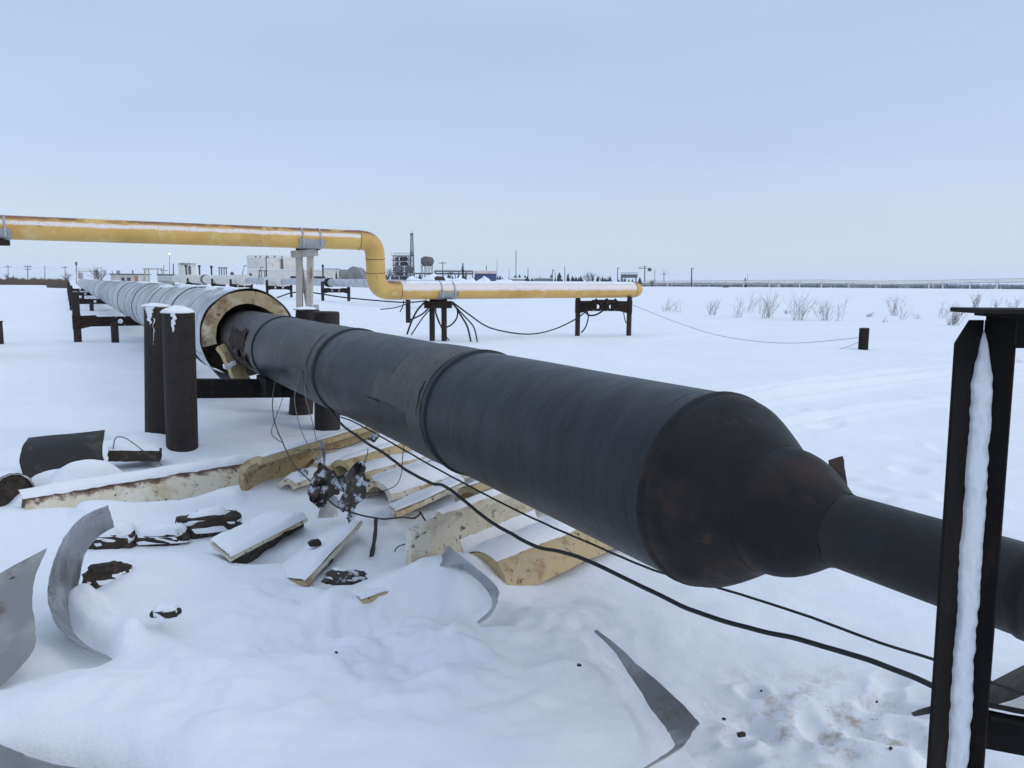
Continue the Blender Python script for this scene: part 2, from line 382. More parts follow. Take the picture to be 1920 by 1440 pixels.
        return s.add(top + bot, fs + fs2 + side)
    def build(s, name, m, parent=None, smooth=38, bevel=0):
        me = bpy.data.meshes.new(name); me.from_pydata(s.v, [], s.f)
        for nm, dat in (('ang', s.ang), ('len', s.len)):
            if any(dat):
                a = me.attributes.new(nm, 'FLOAT', 'POINT'); a.data.foreach_set('value', dat)
        bm = bmesh.new(); bm.from_mesh(me); bmesh.ops.recalc_face_normals(bm, faces=bm.faces); bm.to_mesh(me); bm.free()
        me.materials.append(M[m] if isinstance(m, str) else m)
        if smooth:
            me.polygons.foreach_set('use_smooth', [True] * len(me.polygons)); me.set_sharp_from_angle(angle=math.radians(smooth))
        o = bpy.data.objects.new(name, me); C.objects.link(o)
        if bevel:
            b = o.modifiers.new('bevel', 'BEVEL'); b.width = bevel; b.segments = 2; b.limit_method = 'ANGLE'
        if parent:
            r = parent
            off = V((0, 0, 0))
            while r: off += V(r.location); r = r.parent
            o.parent = parent; o.location = -off
        return o
def tag(o, label, cat=None, group=None, kind=None):
    if label: o['label'] = label
    if cat: o['category'] = cat
    if group: o['group'] = group
    if kind: o['kind'] = kind
    return o
def thing(name, label, cat, loc=(0, 0, 0), group=None):
    o = bpy.data.objects.new(name, None); C.objects.link(o); o.location = loc; o.empty_display_size = .2
    return tag(o, label, cat, group)
def solo(mb, name, m, label, cat, group=None, smooth=38, bevel=0):
    return tag(mb.build(name, m, None, smooth, bevel), label, cat, group)
def copy_tree(o, parent=None):
    c = o.copy(); C.objects.link(c); c.parent = parent
    for ch in o.children: copy_tree(ch, c)
    return c
def interp(pts, n):
    """catmull-rom through points, n per span"""
    pts = [V(q) for q in pts]; out = []
    for i in range(len(pts) - 1):
        a, b, c, d = pts[max(i - 1, 0)], pts[i], pts[i + 1], pts[min(i + 2, len(pts) - 1)]
        for k in range(n):
            t = k / n
            out.append(.5 * ((2 * b) + (c - a) * t + (2 * a - 5 * b + 4 * c - d) * t * t + (3 * b - a - 3 * c + d) * t ** 3))
    return out + [pts[-1]]
def fb(q, sc, oct=4, seed=0): return mn.fractal(V(q) * sc + V((seed * 3.7, seed * 1.3, seed)), .9, 2.0, oct)

# ------------------------------------------------------------------ world, sun, camera
W = bpy.data.worlds.new('World'); S.world = W; W.use_nodes = True
nt = W.node_tree; nt.nodes.clear()
SUN_EL, SUN_AZ = math.radians(30), math.radians(105)      # azimuth from the view direction, to the left
sky = _n(nt, 'ShaderNodeTexSky'); sky.sky_type = 'NISHITA'; sky.sun_disc = False
sky.sun_elevation = SUN_EL; sky.sun_rotation = SUN_AZ
bg = _n(nt, 'ShaderNodeBackground'); bg.inputs['Strength'].default_value = .03; nt.links.new(sky.outputs[0], bg.inputs['Color'])
tc = _n(nt, 'ShaderNodeTexCoord'); sx = _n(nt, 'ShaderNodeSeparateXYZ'); nt.links.new(tc.outputs['Generated'], sx.inputs[0])
cr = _n(nt, 'ShaderNodeValToRGB'); e = cr.color_ramp.elements
e[0].position = 0.0; e[0].color = (.49, .58, .72, 1); e[1].position = 1.0; e[1].color = (.67, .78, .97, 1)
for p_, c_ in ((.06, (.465, .55, .69, 1)), (.16, (.41, .515, .69, 1)), (.28, (.40, .51, .70, 1)), (.42, (.445, .55, .735, 1)), (.62, (.575, .67, .85, 1))):
    q = e.new(p_); q.color = c_
mr = _n(nt, 'ShaderNodeMath'); mr.operation = 'ADD'
nz = _n(nt, 'ShaderNodeTexNoise'); nz.inputs['Scale'].default_value = 2.2; nz.inputs['Detail'].default_value = 4
mp = _n(nt, 'ShaderNodeMapping'); mp.inputs['Scale'].default_value = (1, 1, 5); nt.links.new(tc.outputs['Generated'], mp.inputs[0]); nt.links.new(mp.outputs[0], nz.inputs['Vector'])
nm = _math(nt, 'MULTIPLY', _math(nt, 'SUBTRACT', nz.outputs['Fac'], .5), .10)
nt.links.new(sx.outputs['Z'], mr.inputs[0]); nt.links.new(nm, mr.inputs[1]); nt.links.new(mr.outputs[0], cr.inputs['Fac'])
bg2 = _n(nt, 'ShaderNodeBackground'); nt.links.new(cr.outputs[0], bg2.inputs['Color'])
nz2 = _n(nt, 'ShaderNodeTexNoise'); nz2.inputs['Scale'].default_value = 1.7; nz2.inputs['Detail'].default_value = 5; nt.links.new(mp.outputs[0], nz2.inputs['Vector'])
st2 = _math(nt, 'MULTIPLY_ADD', nz2.outputs['Fac'], .22); st2.node.inputs[2].default_value = .89; nt.links.new(st2, bg2.inputs['Strength'])
ad = _n(nt, 'ShaderNodeAddShader'); nt.links.new(bg.outputs[0], ad.inputs[0]); nt.links.new(bg2.outputs[0], ad.inputs[1])
ow = _n(nt, 'ShaderNodeOutputWorld'); nt.links.new(ad.outputs[0], ow.inputs[0])
sl = bpy.data.lights.new('sun', 'SUN'); sl.energy = .6; sl.angle = math.radians(18); sl.color = (1, .93, .84)
so = bpy.data.objects.new('sun', sl); C.objects.link(so)
sd = V((math.sin(SUN_AZ) * math.cos(SUN_EL), math.cos(SUN_AZ) * math.cos(SUN_EL), math.sin(SUN_EL)))
so.rotation_euler = (-sd).to_track_quat('-Z', 'Y').to_euler(); so.location = (0, 0, 60)
cd = bpy.data.cameras.new('camera'); cam = bpy.data.objects.new('camera', cd); C.objects.link(cam)
cd.sensor_width = 36; cd.lens = F * 36 / 1920; cd.clip_end = 20000; cd.clip_start = .05
mm = Matrix((RT, UP, -FW)).transposed().to_4x4(); mm.translation = EYE; cam.matrix_world = mm; S.camera = cam
S.view_settings.view_transform = 'Standard'; S.view_settings.look = 'None'; S.view_settings.exposure = 0; S.view_settings.gamma = 1
S.cycles.volume_bounces = 2; S.cycles.max_bounces = 6; S.cycles.diffuse_bounces = 3

# ------------------------------------------------------------------ snow field
def build_ground():
    rr = [.25]
    while rr[-1] < 5500:
        r = rr[-1]; k = .03 if r < 1.5 else .0048 if r < 8 else .008 if r < 22 else .012 if r < 120 else .03
        rr.append(r * (1 + k))
    rr = np.array(rr)
    fine = np.radians(np.arange(-37, 37.01, .125)); coarse = np.radians(np.arange(40, 321, 4))
    th = np.concatenate([fine, coarse]); nT = len(th); nR = len(rr)
    X = np.outer(rr, np.sin(th)); Y = np.outer(rr, np.cos(th))
    Z = gh(X.ravel(), Y.ravel())
    co = np.stack([X.ravel(), Y.ravel(), Z], 1)
    i = np.arange(nR - 1)[:, None] * nT; j = np.arange(nT)[None, :]; j2 = (j + 1) % nT
    q = np.stack([i + j, i + j2, i + nT + j2, i + nT + j], -1).reshape(-1, 4)
    me = bpy.data.meshes.new('snow_ground'); me.vertices.add(len(co) + 1)
    co = np.vstack([co, [[0, 0, gz(0, 0)]]]); me.vertices.foreach_set('co', co.ravel())
    tri = np.stack([(np.arange(nT) + 1) % nT, np.arange(nT), np.full(nT, len(co) - 1)], 1)
    loops = np.concatenate([q.ravel(), tri.ravel()]); me.loops.add(len(loops)); me.loops.foreach_set('vertex_index', loops)
    npoly = len(q) + len(tri); me.polygons.add(npoly)
    st = np.concatenate([np.arange(len(q)) * 4, len(q) * 4 + np.arange(len(tri)) * 3])
    me.polygons.foreach_set('loop_start', st); me.update(calc_edges=True); me.validate()
    me.polygons.foreach_set('use_smooth', [True] * len(me.polygons))
    me.materials.append(M['ground']); o = bpy.data.objects.new('snow_ground', me); C.objects.link(o); o['kind'] = 'structure'
build_ground()

# ------------------------------------------------------------------ the main pipeline
_d = ray(122, 522); D = V((_d.x, _d.y, 0)).normalized(); E1 = D.cross(V((0, 0, 1))); UPZ = V((0, 0, 1))
PR = .36
O = EYE + E1 * (2.2 * math.cos(math.radians(20.3))) - UPZ * (2.2 * math.sin(math.radians(20.3)))
def AX(s, lat=0, z=0): return O + D * s + E1 * lat + UPZ * z
def RG(s, ang, r):        # point on a ring: angle 0 up, positive to the right (away from the camera)
    return O + D * s + (UPZ * math.cos(ang) + E1 * math.sin(ang)) * r
rad = math.radians
pipe = thing('insulated_pipeline', 'long black tarred pipeline stepping down to a thin pipe, wrapped in grey cladding further back', 'pipeline', AX(8, 0, -.93))
def dent(t, a): return .004 * mn.noise(V((t * 1.3, math.cos(a) * 2, math.sin(a) * 2)))
MB().lathe(AX(2.2), D, [(k * .1, PR) for k in range(0, 112)], 72, caps=(False, False), wob=dent).build('bare_pipe', 'tar', pipe)
# raised spiral wrap bands and their ridges
for s0, s1, h in ((4.08, 4.62, .006), (6.35, 7.15, .006), (8.75, 9.35, .007)):
    MB().lathe(AX(s0), D, [(0, PR - .004), (.004, PR + h), ((s1 - s0) * .5, PR + h + .002), (s1 - s0 - .01, PR + h), (s1 - s0, PR - .004)], 72, caps=(False, False),
               wob=lambda t, a: .003 * mn.noise(V((t * 6, math.cos(a) * 5, math.sin(a) * 5)))).build('wrap_band', 'wrap', pipe)
for s0, w in ((4.0, .05), (6.28, .045), (8.7, .04)):
    MB().lathe(AX(s0), D, [(0, PR - .003), (.012, PR + .012), (w * .6, PR + .014), (w, PR - .003)], 72, caps=(False, False),
               wob=lambda t, a: .002 * mn.noise(V((t * 9, math.cos(a) * 9, math.sin(a) * 9)))).build('weld_collar', 'tar', pipe)
# loose patches of coating
def patch(s0, s1, a0, a1, r, m, name, jag=.03, seed=0, lift=0, label=None):
    rows = []; n, k = 14, 10
    for i in range(n + 1):
        row = []
        for j in range(k + 1):
            t, u = i / n, j / k; ed = 1 if 0 < i < n and 0 < j < k else 1
            js = jag * mn.noise(V((u * 4, seed, i // n))) if i in (0, n) else 0
            ja = jag / r * mn.noise(V((t * 5, seed + 9, j // k))) if j in (0, k) else 0
            row.append(RG(s0 + (s1 - s0) * t + js, a0 + (a1 - a0) * u + ja, r + lift * u * u + .0015 * mn.noise(V((t * 6, u * 6, seed)))))
        rows.append(row)
    o = MB().grid(rows, .004).build(name, m, pipe)
    if label: o['label'] = label
    return o
patch(4.12, 4.85, rad(-88), rad(-58), PR + .012, 'wrap', 'coating_patch', .02, 1)
patch(4.3, 5.0, rad(-122), rad(-90), PR + .008, 'tar', 'coating_patch', .02, 2)
patch(6.5, 7.3, rad(-85), rad(-30), PR + .011, 'wrap', 'coating_patch', .05, 3)
patch(6.6, 7.0, rad(-120), rad(-88), PR + .010, 'wrap', 'coating_patch', .04, 4)
patch(9.1, 10.0, rad(-98), rad(-62), PR + .012, 'rust', 'torn_coating', .12, 5, .02, 'rusty torn flap of coating')
patch(9.0, 9.9, rad(-128), rad(-104), PR + .014, 'rust', 'torn_coating', .12, 6, .03, 'rusty torn flap of coating')
# reducers and the narrow pipe
MB().lathe(AX(2.115), D, [(-.02, PR - .002), (-.008, PR + .007), (.008, PR + .008), (.02, PR - .002)], 72, caps=(False, False)).build('weld_seam', 'reducer', pipe)
MB().lathe(AX(2.10), D, [(0, PR - .001), (.12, PR)], 72, caps=(False, False), wob=dent).build('bare_pipe', 'tar', pipe)
prof = [(2.115, .36), (2.09, .3585), (2.06, .353), (2.03, .342), (2.0, .327), (1.965, .306), (1.93, .284), (1.895, .261), (1.86, .238), (1.84, .226), (1.825, .219)]
MB().lathe(AX(0), D, prof, 72, caps=(False, False), wob=lambda t, a: .003 * mn.noise(V((t * 6, math.cos(a) * 3, math.sin(a) * 3)))).build('large_reducer', 'reducer', pipe, 60)
MB().lathe(AX(0), D, [(1.848, .222), (1.838, .2275), (1.824, .2235), (1.812, .213)], 72, caps=(False, False)).build('weld_seam', 'reducer', pipe)
prof = [(1.832, .217), (1.80, .2175), (1.77, .214), (1.74, .207), (1.71, .196), (1.68, .181), (1.65, .163), (1.625, .146), (1.605, .132), (1.588, .123), (1.56, .1172)]
MB().lathe(AX(0), D, prof, 72, caps=(False, False), wob=lambda t, a: .003 * mn.noise(V((t * 6, math.cos(a) * 3, math.sin(a) * 3 + 5)))).build('small_reducer', 'reducer', pipe, 60)
MB().lathe(AX(0), D, [(1.56, .1165), (1.0, .1165), (.5, .1165), (-1.2, .1165)], 48, wob=lambda t, a: .001 * mn.noise(V((t * 6, a, 0)))).build('narrow_pipe', 'narrow', pipe)
MB().lathe(AX(1.0), D, [(-.02, .116), (-.006, .122), (.006, .122), (.02, .116)], 48, caps=(False, False)).build('weld_seam', 'reducer', pipe)
# cladding: lapped sheet rings
JR = .60; JZ = .03
S0 = 10.75
def jwob(t, a): return .02 * mn.noise(V((t * .8, math.cos(a) * 1.5, math.sin(a) * 1.5))) + .008 * mn.noise(V((t * 3, math.cos(a) * 4, math.sin(a) * 4)))
s = S0; k = 0
while s < 125:
    L = random.uniform(.9, 2.0) if s < 45 else 4.5 if s < 80 else 9
    nL = 6 if s < 30 else 3
    o1 = random.choice((.001, .003, .004, .012))
    pr_ = [(s - .0 + (L + .06) * i / nL, JR + .008 + o1 - .007 * i / nL) for i in range(nL + 1)]
    a0, a1 = (0, 2 * math.pi) if k else (rad(-118), rad(150))
    mb = MB().lathe(AX(0, 0, JZ), D, pr_, 56, caps=(False, False), a0=a0, a1=a1, wob=jwob)
    if k == 0: mb.lathe(AX(0, 0, JZ), D, [(t, r - .008) for t, r in pr_], 56, caps=(False, False), a0=a0, a1=a1, wob=jwob)
    mb.build('cladding_section', 'jacket', pipe)
    s += L; k += 1
# the torn cladding edge that hangs open under the first ring
rows = []
for i in range(9):
    t = i / 8; rows.append([RG(S0 + .03 + .9 * t, rad(-114 - 62 * u), JR + .008 + .03 * u * (1 - t) + .10 * u * u * (1 - t)) + UPZ * (JZ - .05 * u * (1 - t)) - D * (.12 * math.sin(u * 3) * (1 - t)) for u in [q / 12 for q in range(13)]])
MB().grid(rows, .006).build('cladding_flap', 'jacket', pipe)
# insulation ring at the cut end
def ring_shell(s0, s1, r0, r1, a0, a1, nm, m, seed, jag=.03, nA=40):
    vs, fs = [], []; prof = [(s0, r0), (s0, (r0 + r1) / 2), (s0, r1), ((s0 + s1) / 2, r1), (s1, r1), (s1, r0), ((s0 + s1) / 2, r0)]
    for i in range(nA + 1):
        a = a0 + (a1 - a0) * i / nA
        for t, r in prof:
            q = RG(t, a, r) + UPZ * JZ; j = jag * (mn.noise(q * 7 + V((seed, 0, 0))))
            vs.append(q + D * (j if t == s0 else 0) + (q - AX(t)).normalized() * j * .35)
    n = len(prof)
    for i in range(nA):
        for j in range(n): fs.append((i * n + j, i * n + (j + 1) % n, (i + 1) * n + (j + 1) % n, (i + 1) * n + j))
    fs += [tuple(range(n)), tuple(nA * n + j for j in range(n - 1, -1, -1))]
    mb = MB(); mb.add(vs, fs); return mb.build(nm, m, pipe, 45)
ring_shell(S0 - .03, S0 + 1.2, .415, .585, rad(-103), rad(98), 'insulation_ring', 'foamring', 1)
ring_shell(S0 + .35, S0 + 1.2, .37, .58, rad(-179), rad(180), 'insulation_ring', 'foamdark', 2, .02)  # dark ring closing the open jacket, the shade inside put into its colour
# insulation slab hanging out of the open cladding
rows = []
for i in range(12):
    t = i / 11
    rows.append([P(404 + 38 * t ** .8 + 26 * u + 6 * mn.noise(V((t * 4, u * 3, 1))), 655 + 74 * t - 6 * u + 5 * mn.noise(V((t * 3, u * 4, 7))), 9.75 - .35 * t + .25 * u) for u in [q / 5 for q in range(6)]])
fl = MB().grid(rows, .05).build('insulation_flap', 'foamtan', pipe); fl['label'] = 'tan flap of insulation hanging from the cut end'
rows = [[P(417 + 22 * v + 2 * u, 683 + 8 * u + 3 * math.sin(v * 5) - 4 * v, 9.35 + .1 * v) for v in [q / 5 for q in range(6)]] for u in [q / 3 for q in range(4)]]
MB().grid(rows, .04).build('snow_cap', 'snow', pipe)
# snow lying along the top of the cladding
def top_snow(s0, s1, lo, hi, seed, n=None):
    n = n or max(8, int((s1 - s0) * 6)); rows = []
    for i in range(n + 1):
        t = i / n; s = s0 + (s1 - s0) * t; ends = min(1, 5 * t, 5 * (1 - t))
        w = .5 + .9 * mn.noise(V((s * .8, seed, 0))) + .5 * mn.noise(V((s * 3.1, seed, 4)))
        w = max(.06, min(1.25, w)) * (.15 + .85 * ends); mid = (lo + hi) / 2 + rad(6) * mn.noise(V((s * .6, seed, 9))); h = (hi - lo) / 2 * w
        row = []
        for j in range(9):
            u = j / 8 * 2 - 1; a = mid + h * u * (1 + .25 * mn.noise(V((s * 5, u, seed))))
            row.append(RG(s, a, JR + .012 + (.04 * (1 - u * u) * min(1, w * 1.4) + .006 * mn.noise(V((s * 6, u * 4, seed))) - .012 * abs(u))) + UPZ * JZ)
        rows.append(row)
    MB().grid(rows).build('snow_cap', 'snow', pipe)
top_snow(11.3, 20.5, rad(2), rad(34), 1); top_snow(12.2, 13.1, rad(-26), rad(-8), 2); top_snow(14.2, 16.8, rad(-24), rad(-2), 3)
top_snow(17.2, 19.5, rad(-30), rad(-8), 8); top_snow(10.95, 11.9, rad(-24), rad(2), 7); top_snow(20, 34, rad(-14), rad(30), 4); top_snow(33, 60, rad(-10), rad(30), 5, 60); top_snow(60, 120, rad(-8), rad(30), 6, 50)

# ------------------------------------------------------------------ front trestle
ft = thing('pipe_trestle', 'brown trestle of four thick steel piles carrying the bare black pipe', 'trestle', AX(9, 0, -.93))
def snow_dome(p, r, h, parent, seed=0):
    MB().lathe(p, UPZ, [(-.012, r * 1.01), (0, r * 1.04), (h * .35, r * .86), (h * .62, r * .6), (h * .88, r * .3), (h, .01)], 28, caps=(True, True),
               wob=lambda t, a: r * (.16 * mn.noise(V((math.cos(a) * 1.7, math.sin(a) * 1.7, seed + t * 3))) + .12 * math.cos(a - seed) * t / max(h, .01) + .05 * mn.noise(V((math.cos(a) * 6, math.sin(a) * 6, seed))))).build('snow_cap', 'snow', parent, 70)
def pile(top, base, r, snowh, seed, m='pile', parent=ft):
    MB().lathe(base - UPZ * .4, top - base, [(0, r), (.4, r), (.9, r), ((top - base).length + .385, r), ((top - base).length + .4, r - .012)], 32,
               wob=lambda t, a: .004 * mn.noise(V((t * 9, math.cos(a) * 4, math.sin(a) * 4 + seed)))).build('pile', m, parent)
    if snowh: snow_dome(top, r, snowh, parent, seed)
def pile_px(xt, yt, xb, yb, Y, r, snowh, seed):
    top, base = P(xt, yt, Y), P(xb, yb, Y); pile(top, base, r, snowh, seed)
pile_px(333, 584, 341, 862, 7.6, .147, .06, 1)
pile_px(292, 573, 293, 835, 8.1, .128, .028, 2)
pile_px(611, 584, 613, 815, 9.1, .148, .0, 3)
pile_px(572, 579, 555, 822, 9.95, .150, .03, 4)
a_, b_ = P(350, 728, 8.3), P(640, 728, 9.5)
MB().beam(a_, b_, .16, .20).build('crossbeam', 'darksteel', ft, bevel=.006)
c_ = AX(8.9, 0, -.93 + .56)
MB().box(AX(8.9, -.16, -.405), (.5, .16, .2), (D, E1, UPZ)).box(AX(8.9, .16, -.405), (.5, .16, .2), (D, E1, UPZ)).build('pipe_saddle', 'darksteel', ft, bevel=.006)
# streaks of snow stuck to the pile faces
def stuck_snow(px, py0, py1, w, Y, seed, parent=ft, r=.147):
    rows = []; n = 26
    for i in range(n + 1):
        t = i / n; ww = w * (1 - t) ** .5 * (.5 + .9 * abs(mn.noise(V((t * 9, seed, 0))))) + .8
        row = []
        for j in range(5):
            u = j / 4 * 2 - 1
            row.append(P(px + 4 * mn.noise(V((t * 5, seed, 3))) + ww * u, py0 + (py1 - py0) * t + (3 * mn.noise(V((u * 3, seed, t))) if i in (0, n) else 0), Y - .012 * (1 - u * u)))
        rows.append(row)
    MB().grid(rows).build('stuck_snow', 'snow', parent)
stuck_snow(281, 576, 608, 11, 7.98, 1); stuck_snow(288, 596, 646, 2.5, 7.985, 2); stuck_snow(325, 586, 622, 6, 7.455, 3); stuck_snow(323, 622, 650, 3, 7.468, 8)

# ------------------------------------------------------------------ rear trestles of the main pipeline
def plate_holes(mb, p, q, h, th, holes, hr, up=UPZ):
    """a web plate from p to q, height h, with round holes at the given fractions"""
    d, e1, e2 = frame(V(q) - V(p), up); L = (V(q) - V(p)).length; xs = [0]
    cuts = []
    for f_ in holes: cuts.append((f_ * L - hr * 1.8, f_ * L + hr * 1.8))
    x = 0
    for a, b in cuts + [(L, L)]:
        if a > x: mb.box(V(p) + d * ((x + a) / 2), (a - x, th, h), (d, e1, e2))
        if b > a:
            c = V(p) + d * ((a + b) / 2); n = 24; vs, fs = [], []
            for sgn in (-1, 1):
                for i in range(n):
                    an = 2 * math.pi * (i + .5) / n; cx, cz = math.cos(an), math.sin(an)
                    vs.append(c + e1 * (sgn * th / 2) + (d * cx + e2 * cz) * hr)
                    kx = (b - a) / 2 / max(abs(cx), 1e-6); kz = h / 2 / max(abs(cz), 1e-6); kk = min(kx, kz)
                    vs.append(c + e1 * (sgn * th / 2) + (d * cx + e2 * cz) * kk)
            for i in range(n):
                j = (i + 1) % n
                fs += [(2 * i, 2 * i + 1, 2 * j + 1, 2 * j), (2 * n + 2 * i, 2 * n + 2 * j, 2 * n + 2 * j + 1, 2 * n + 2 * i + 1), (2 * i, 2 * j, 2 * n + 2 * j, 2 * n + 2 * i)]
            mb.add(vs, fs)
        x = b
    return mb
def h_trestle(origin, across, w, post_h, beam_z, beam_h, pr, name, label, cat, group, m='rust', pm='pile', holes=(.32, .68), sink=.5, gusset=True):
    """two posts, a web beam with round holes and bracket plates between them"""
    t = thing(name, label, cat, origin, group); o = V(origin); d = V(across).normalized()
    for sg in (-1, 1):
        b = o + d * (sg * w / 2)
        MB().cyl(b - UPZ * sink, b + UPZ * post_h, pr, n=14).build('post', pm, t)
        MB().lathe(b + UPZ * (beam_z - beam_h * .8), UPZ, [(0, pr + .012), (beam_h * 1.6, pr + .012)], 14).build('collar', m, t)
        if gusset:
            e = d.cross(UPZ); q = b - d * (sg * pr)
            pts = [q + UPZ * (beam_z + beam_h * .7), q - d * (sg * beam_h * 1.5) + UPZ * (beam_z + beam_h * .75), q - d * (sg * beam_h * 2.1) + UPZ * (beam_z + beam_h * .3), q - d * (sg * beam_h * 2.1) + UPZ * (beam_z - beam_h * .3), q + UPZ * (beam_z - beam_h * .8)]
            MB().prism([x - e * .03 for x in pts], e * .06).build('bracket', m, t)
    mb = MB(); p, q = o - d * (w / 2 - pr) + UPZ * beam_z, o + d * (w / 2 - pr) + UPZ * beam_z
    plate_holes(mb, p, q, beam_h, .02, holes, beam_h * .28)
    mb.beam(p - UPZ * (beam_h / 2 + .008), q - UPZ * (beam_h / 2 + .008), .09, .012); mb.beam(p + UPZ * (beam_h / 2 + .008), q + UPZ * (beam_h / 2 + .008), .09, .012)
    mb.build('crossbeam', m, t)
    return t
sps = (25.0, 47, 70, 94)
lab = ('brown H shaped trestle just behind the pair of thick snow capped piles', 'second brown trestle back along the grey clad pipeline', 'third brown trestle back along the grey clad pipeline', 'farthest brown trestle under the grey clad pipeline')
for s_, l_ in zip(sps, lab):
    w = 3.1; c = AX(s_, -.30); c.z = 0
    t = h_trestle(c, E1, w, 1.32, .50, .24, .10, 'rear_trestle', l_, 'trestle', 'trestles under the grey clad pipeline', 'rust', 'pile', holes=(.34, .72))
    b = AX(s_ - .6, -.95); MB().cyl(V((b.x, b.y, -.5)), V((b.x, b.y, .5)), .10, n=14).build('post', 'pile', t)
    MB().box(V((c.x, c.y, 0)) + E1 * .30 + UPZ * .585, (.5, .5, .10), (D, E1, UPZ)).build('pipe_saddle', 'rust', t)
ep = P(-4, 604, 20.2); solo(MB().cyl(V((ep.x, ep.y, -.4)), ep, .1, n=16).cyl(ep, ep + UPZ * .03, .115, n=16), 'steel_post', 'pile', 'lone dark steel post cut off by the left border', 'post')

# ------------------------------------------------------------------ yellow gas pipe
yp = thing('gas_pipe', 'yellow gas pipe with frosted side stepping down over the black pipeline', 'gas pipe', P(703, 640, 21.4))
YR = .255
A0, A1 = P(-330, 414, 15.6), P(672, 450.2, 21.2)
B0, B1 = P(748, 544.5, 22.0), P(1186, 543.2, 26.35)
dU, dL = (A1 - A0).normalized(), (B1 - B0).normalized()
VX = P(704, 497, 21.45)
def elbow(p, din, q, dout, n=16):
    L = (q - p).length * .55
    c1, c2 = p + din * L, q - dout * L; out = []
    for i in range(n + 1):
        t = i / n; out.append(p * (1 - t) ** 3 + c1 * (3 * t * (1 - t) ** 2) + c2 * (3 * t * t * (1 - t)) + q * t ** 3)
    return out
def line(p, q, n): return [p + (q - p) * (i / n) for i in range(n + 1)]
rt_, rb_ = P(703.5, 485, 21.43), P(704.5, 511, 21.48)
MB().tube(line(A0, A1, 40), YR, 40).build('upper_run', 'yellow', yp)
MB().tube(elbow(A1, dU, rt_, (rb_ - rt_).normalized()), YR * 1.005, 40).build('elbow', 'yellowbare', yp)
MB().tube(line(rt_, rb_, 4), YR, 40).build('riser', 'yellowbare', yp)
MB().tube(elbow(rb_, (rb_ - rt_).normalized(), B0, dL), YR * 1.005, 40).build('elbow', 'yellowbare', yp)
MB().tube(line(B0, B1, 30), YR, 40).build('lower_run', 'yellowfrost', yp)
MB().lathe(B1, dL, [(0, YR), (.08, YR * .99), (.18, YR * .92), (.26, YR * .78), (.32, YR * .55), (.355, YR * .28), (.365, .01)], 40).build('end_cap', 'yellowbare', yp)
for p, d in ((A1, dU), (rt_, rb_ - rt_), (rb_, rb_ - rt_), (B0, dL), (B1, dL)):
    MB().lathe(p, V(d).normalized(), [(-.014, YR - .002), (-.007, YR + .006), (.007, YR + .006), (.014, YR - .002)], 40, caps=(False, False)).build('weld_seam', 'weldrust', yp)
# thin snow ridge along the top of the lower run
rows = []
n = 70
for i in range(n + 1):
    t = i / n; c = B0 + (B1 - B0) * (.02 + .97 * t); d, e1, e2 = frame(dL); row = []
    for j in range(9):
        u = j / 8 * 2 - 1; a = u * rad(38) * (1 + .2 * mn.noise(V((t * 20, u, 0)))) + rad(4)
        row.append(c + (e2 * math.cos(a) + e1 * math.sin(a)) * (YR + .003 + .014 * (1 - u * u) * (.6 + .6 * mn.noise(V((t * 12, u, 3))))) )
    rows.append(row)
MB().grid(rows).build('snow_cap', 'snow', yp)

def on_line(p, q, px):
    """point of the segment p-q seen at image column px"""
    lo, hi = 0.0, 1.0
    for _ in range(40):
        m_ = (lo + hi) / 2; w = p + (q - p) * m_ - EYE
        x = 960 + F * w.dot(RT) / w.dot(FW)
        if x < px: lo = m_
        else: hi = m_
    return p + (q - p) * lo
def clamp_set(c, d, parent, halfw=.23):
    """saddle plates under the pipe and two U straps over it"""
    d, e1, e2 = frame(d)
    for sg in (-1, 1):
        mb = MB(); p = c + d * (sg * halfw)
        mb.lathe(p - d * .03, d, [(0, YR), (0, YR + .012), (.045, YR + .012), (.045, YR)], 40, caps=(False, False)); mb.build('clamp_strap', 'clamp', parent)
        for s2 in (-1, 1): MB().cyl(p + e1 * (s2 * (YR + .03)) - e2 * .2, p + e1 * (s2 * (YR + .03)) + e2 * .0, .022, n=8).build('clamp_bolt', 'pale', parent)
    rows = []
    for i in range(3):
        rows.append([c + d * ((i - 1) * (halfw + .1)) + (e2 * math.cos(a) + e1 * math.sin(a)) * (YR + .006 + .04 * (abs(a - math.pi) / 1.4) ** 2) for a in [math.pi + rad(-82 + 164 * k / 16) for k in range(17)]])
    MB().grid(rows, .014).build('clamp_saddle', 'clamp', parent)
# tall grey stand
cA = on_line(A0, A1, 580)
ta = thing('pipe_stand', 'tall grey rust streaked stand under the upper run of the yellow pipe', 'pipe stand', (cA.x, cA.y, 0))
clamp_set(cA, dU, ta)
for px, xb in ((561, 562), (582, 578)):
    tp, bs = P(px, 480, 20.75), P(xb, 640, 20.75)
    MB().beam(V((bs.x, bs.y, -.3)), tp, .15, .15, V((0, 1, 0))).build('leg', 'greyrust', ta, bevel=.01)
MB().beam(P(563, 490, 20.9), P(579, 585, 20.9), .09, .06, V((0, 1, 0))).build('brace', 'greyrust', ta)
MB().beam(P(548, 477, 20.7), P(594, 473, 20.7), .3, .17).build('cap_beam', 'greyrust', ta, bevel=.01)
MB().beam(P(557, 468, 20.75), P(599, 466, 20.75), .26, .07).build('saddle_plate', 'rust', ta, bevel=.01)
sc = P(593, 577, 20.3); MB().box(sc, (.12, .1, .16)).build('stub', 'pale', ta)
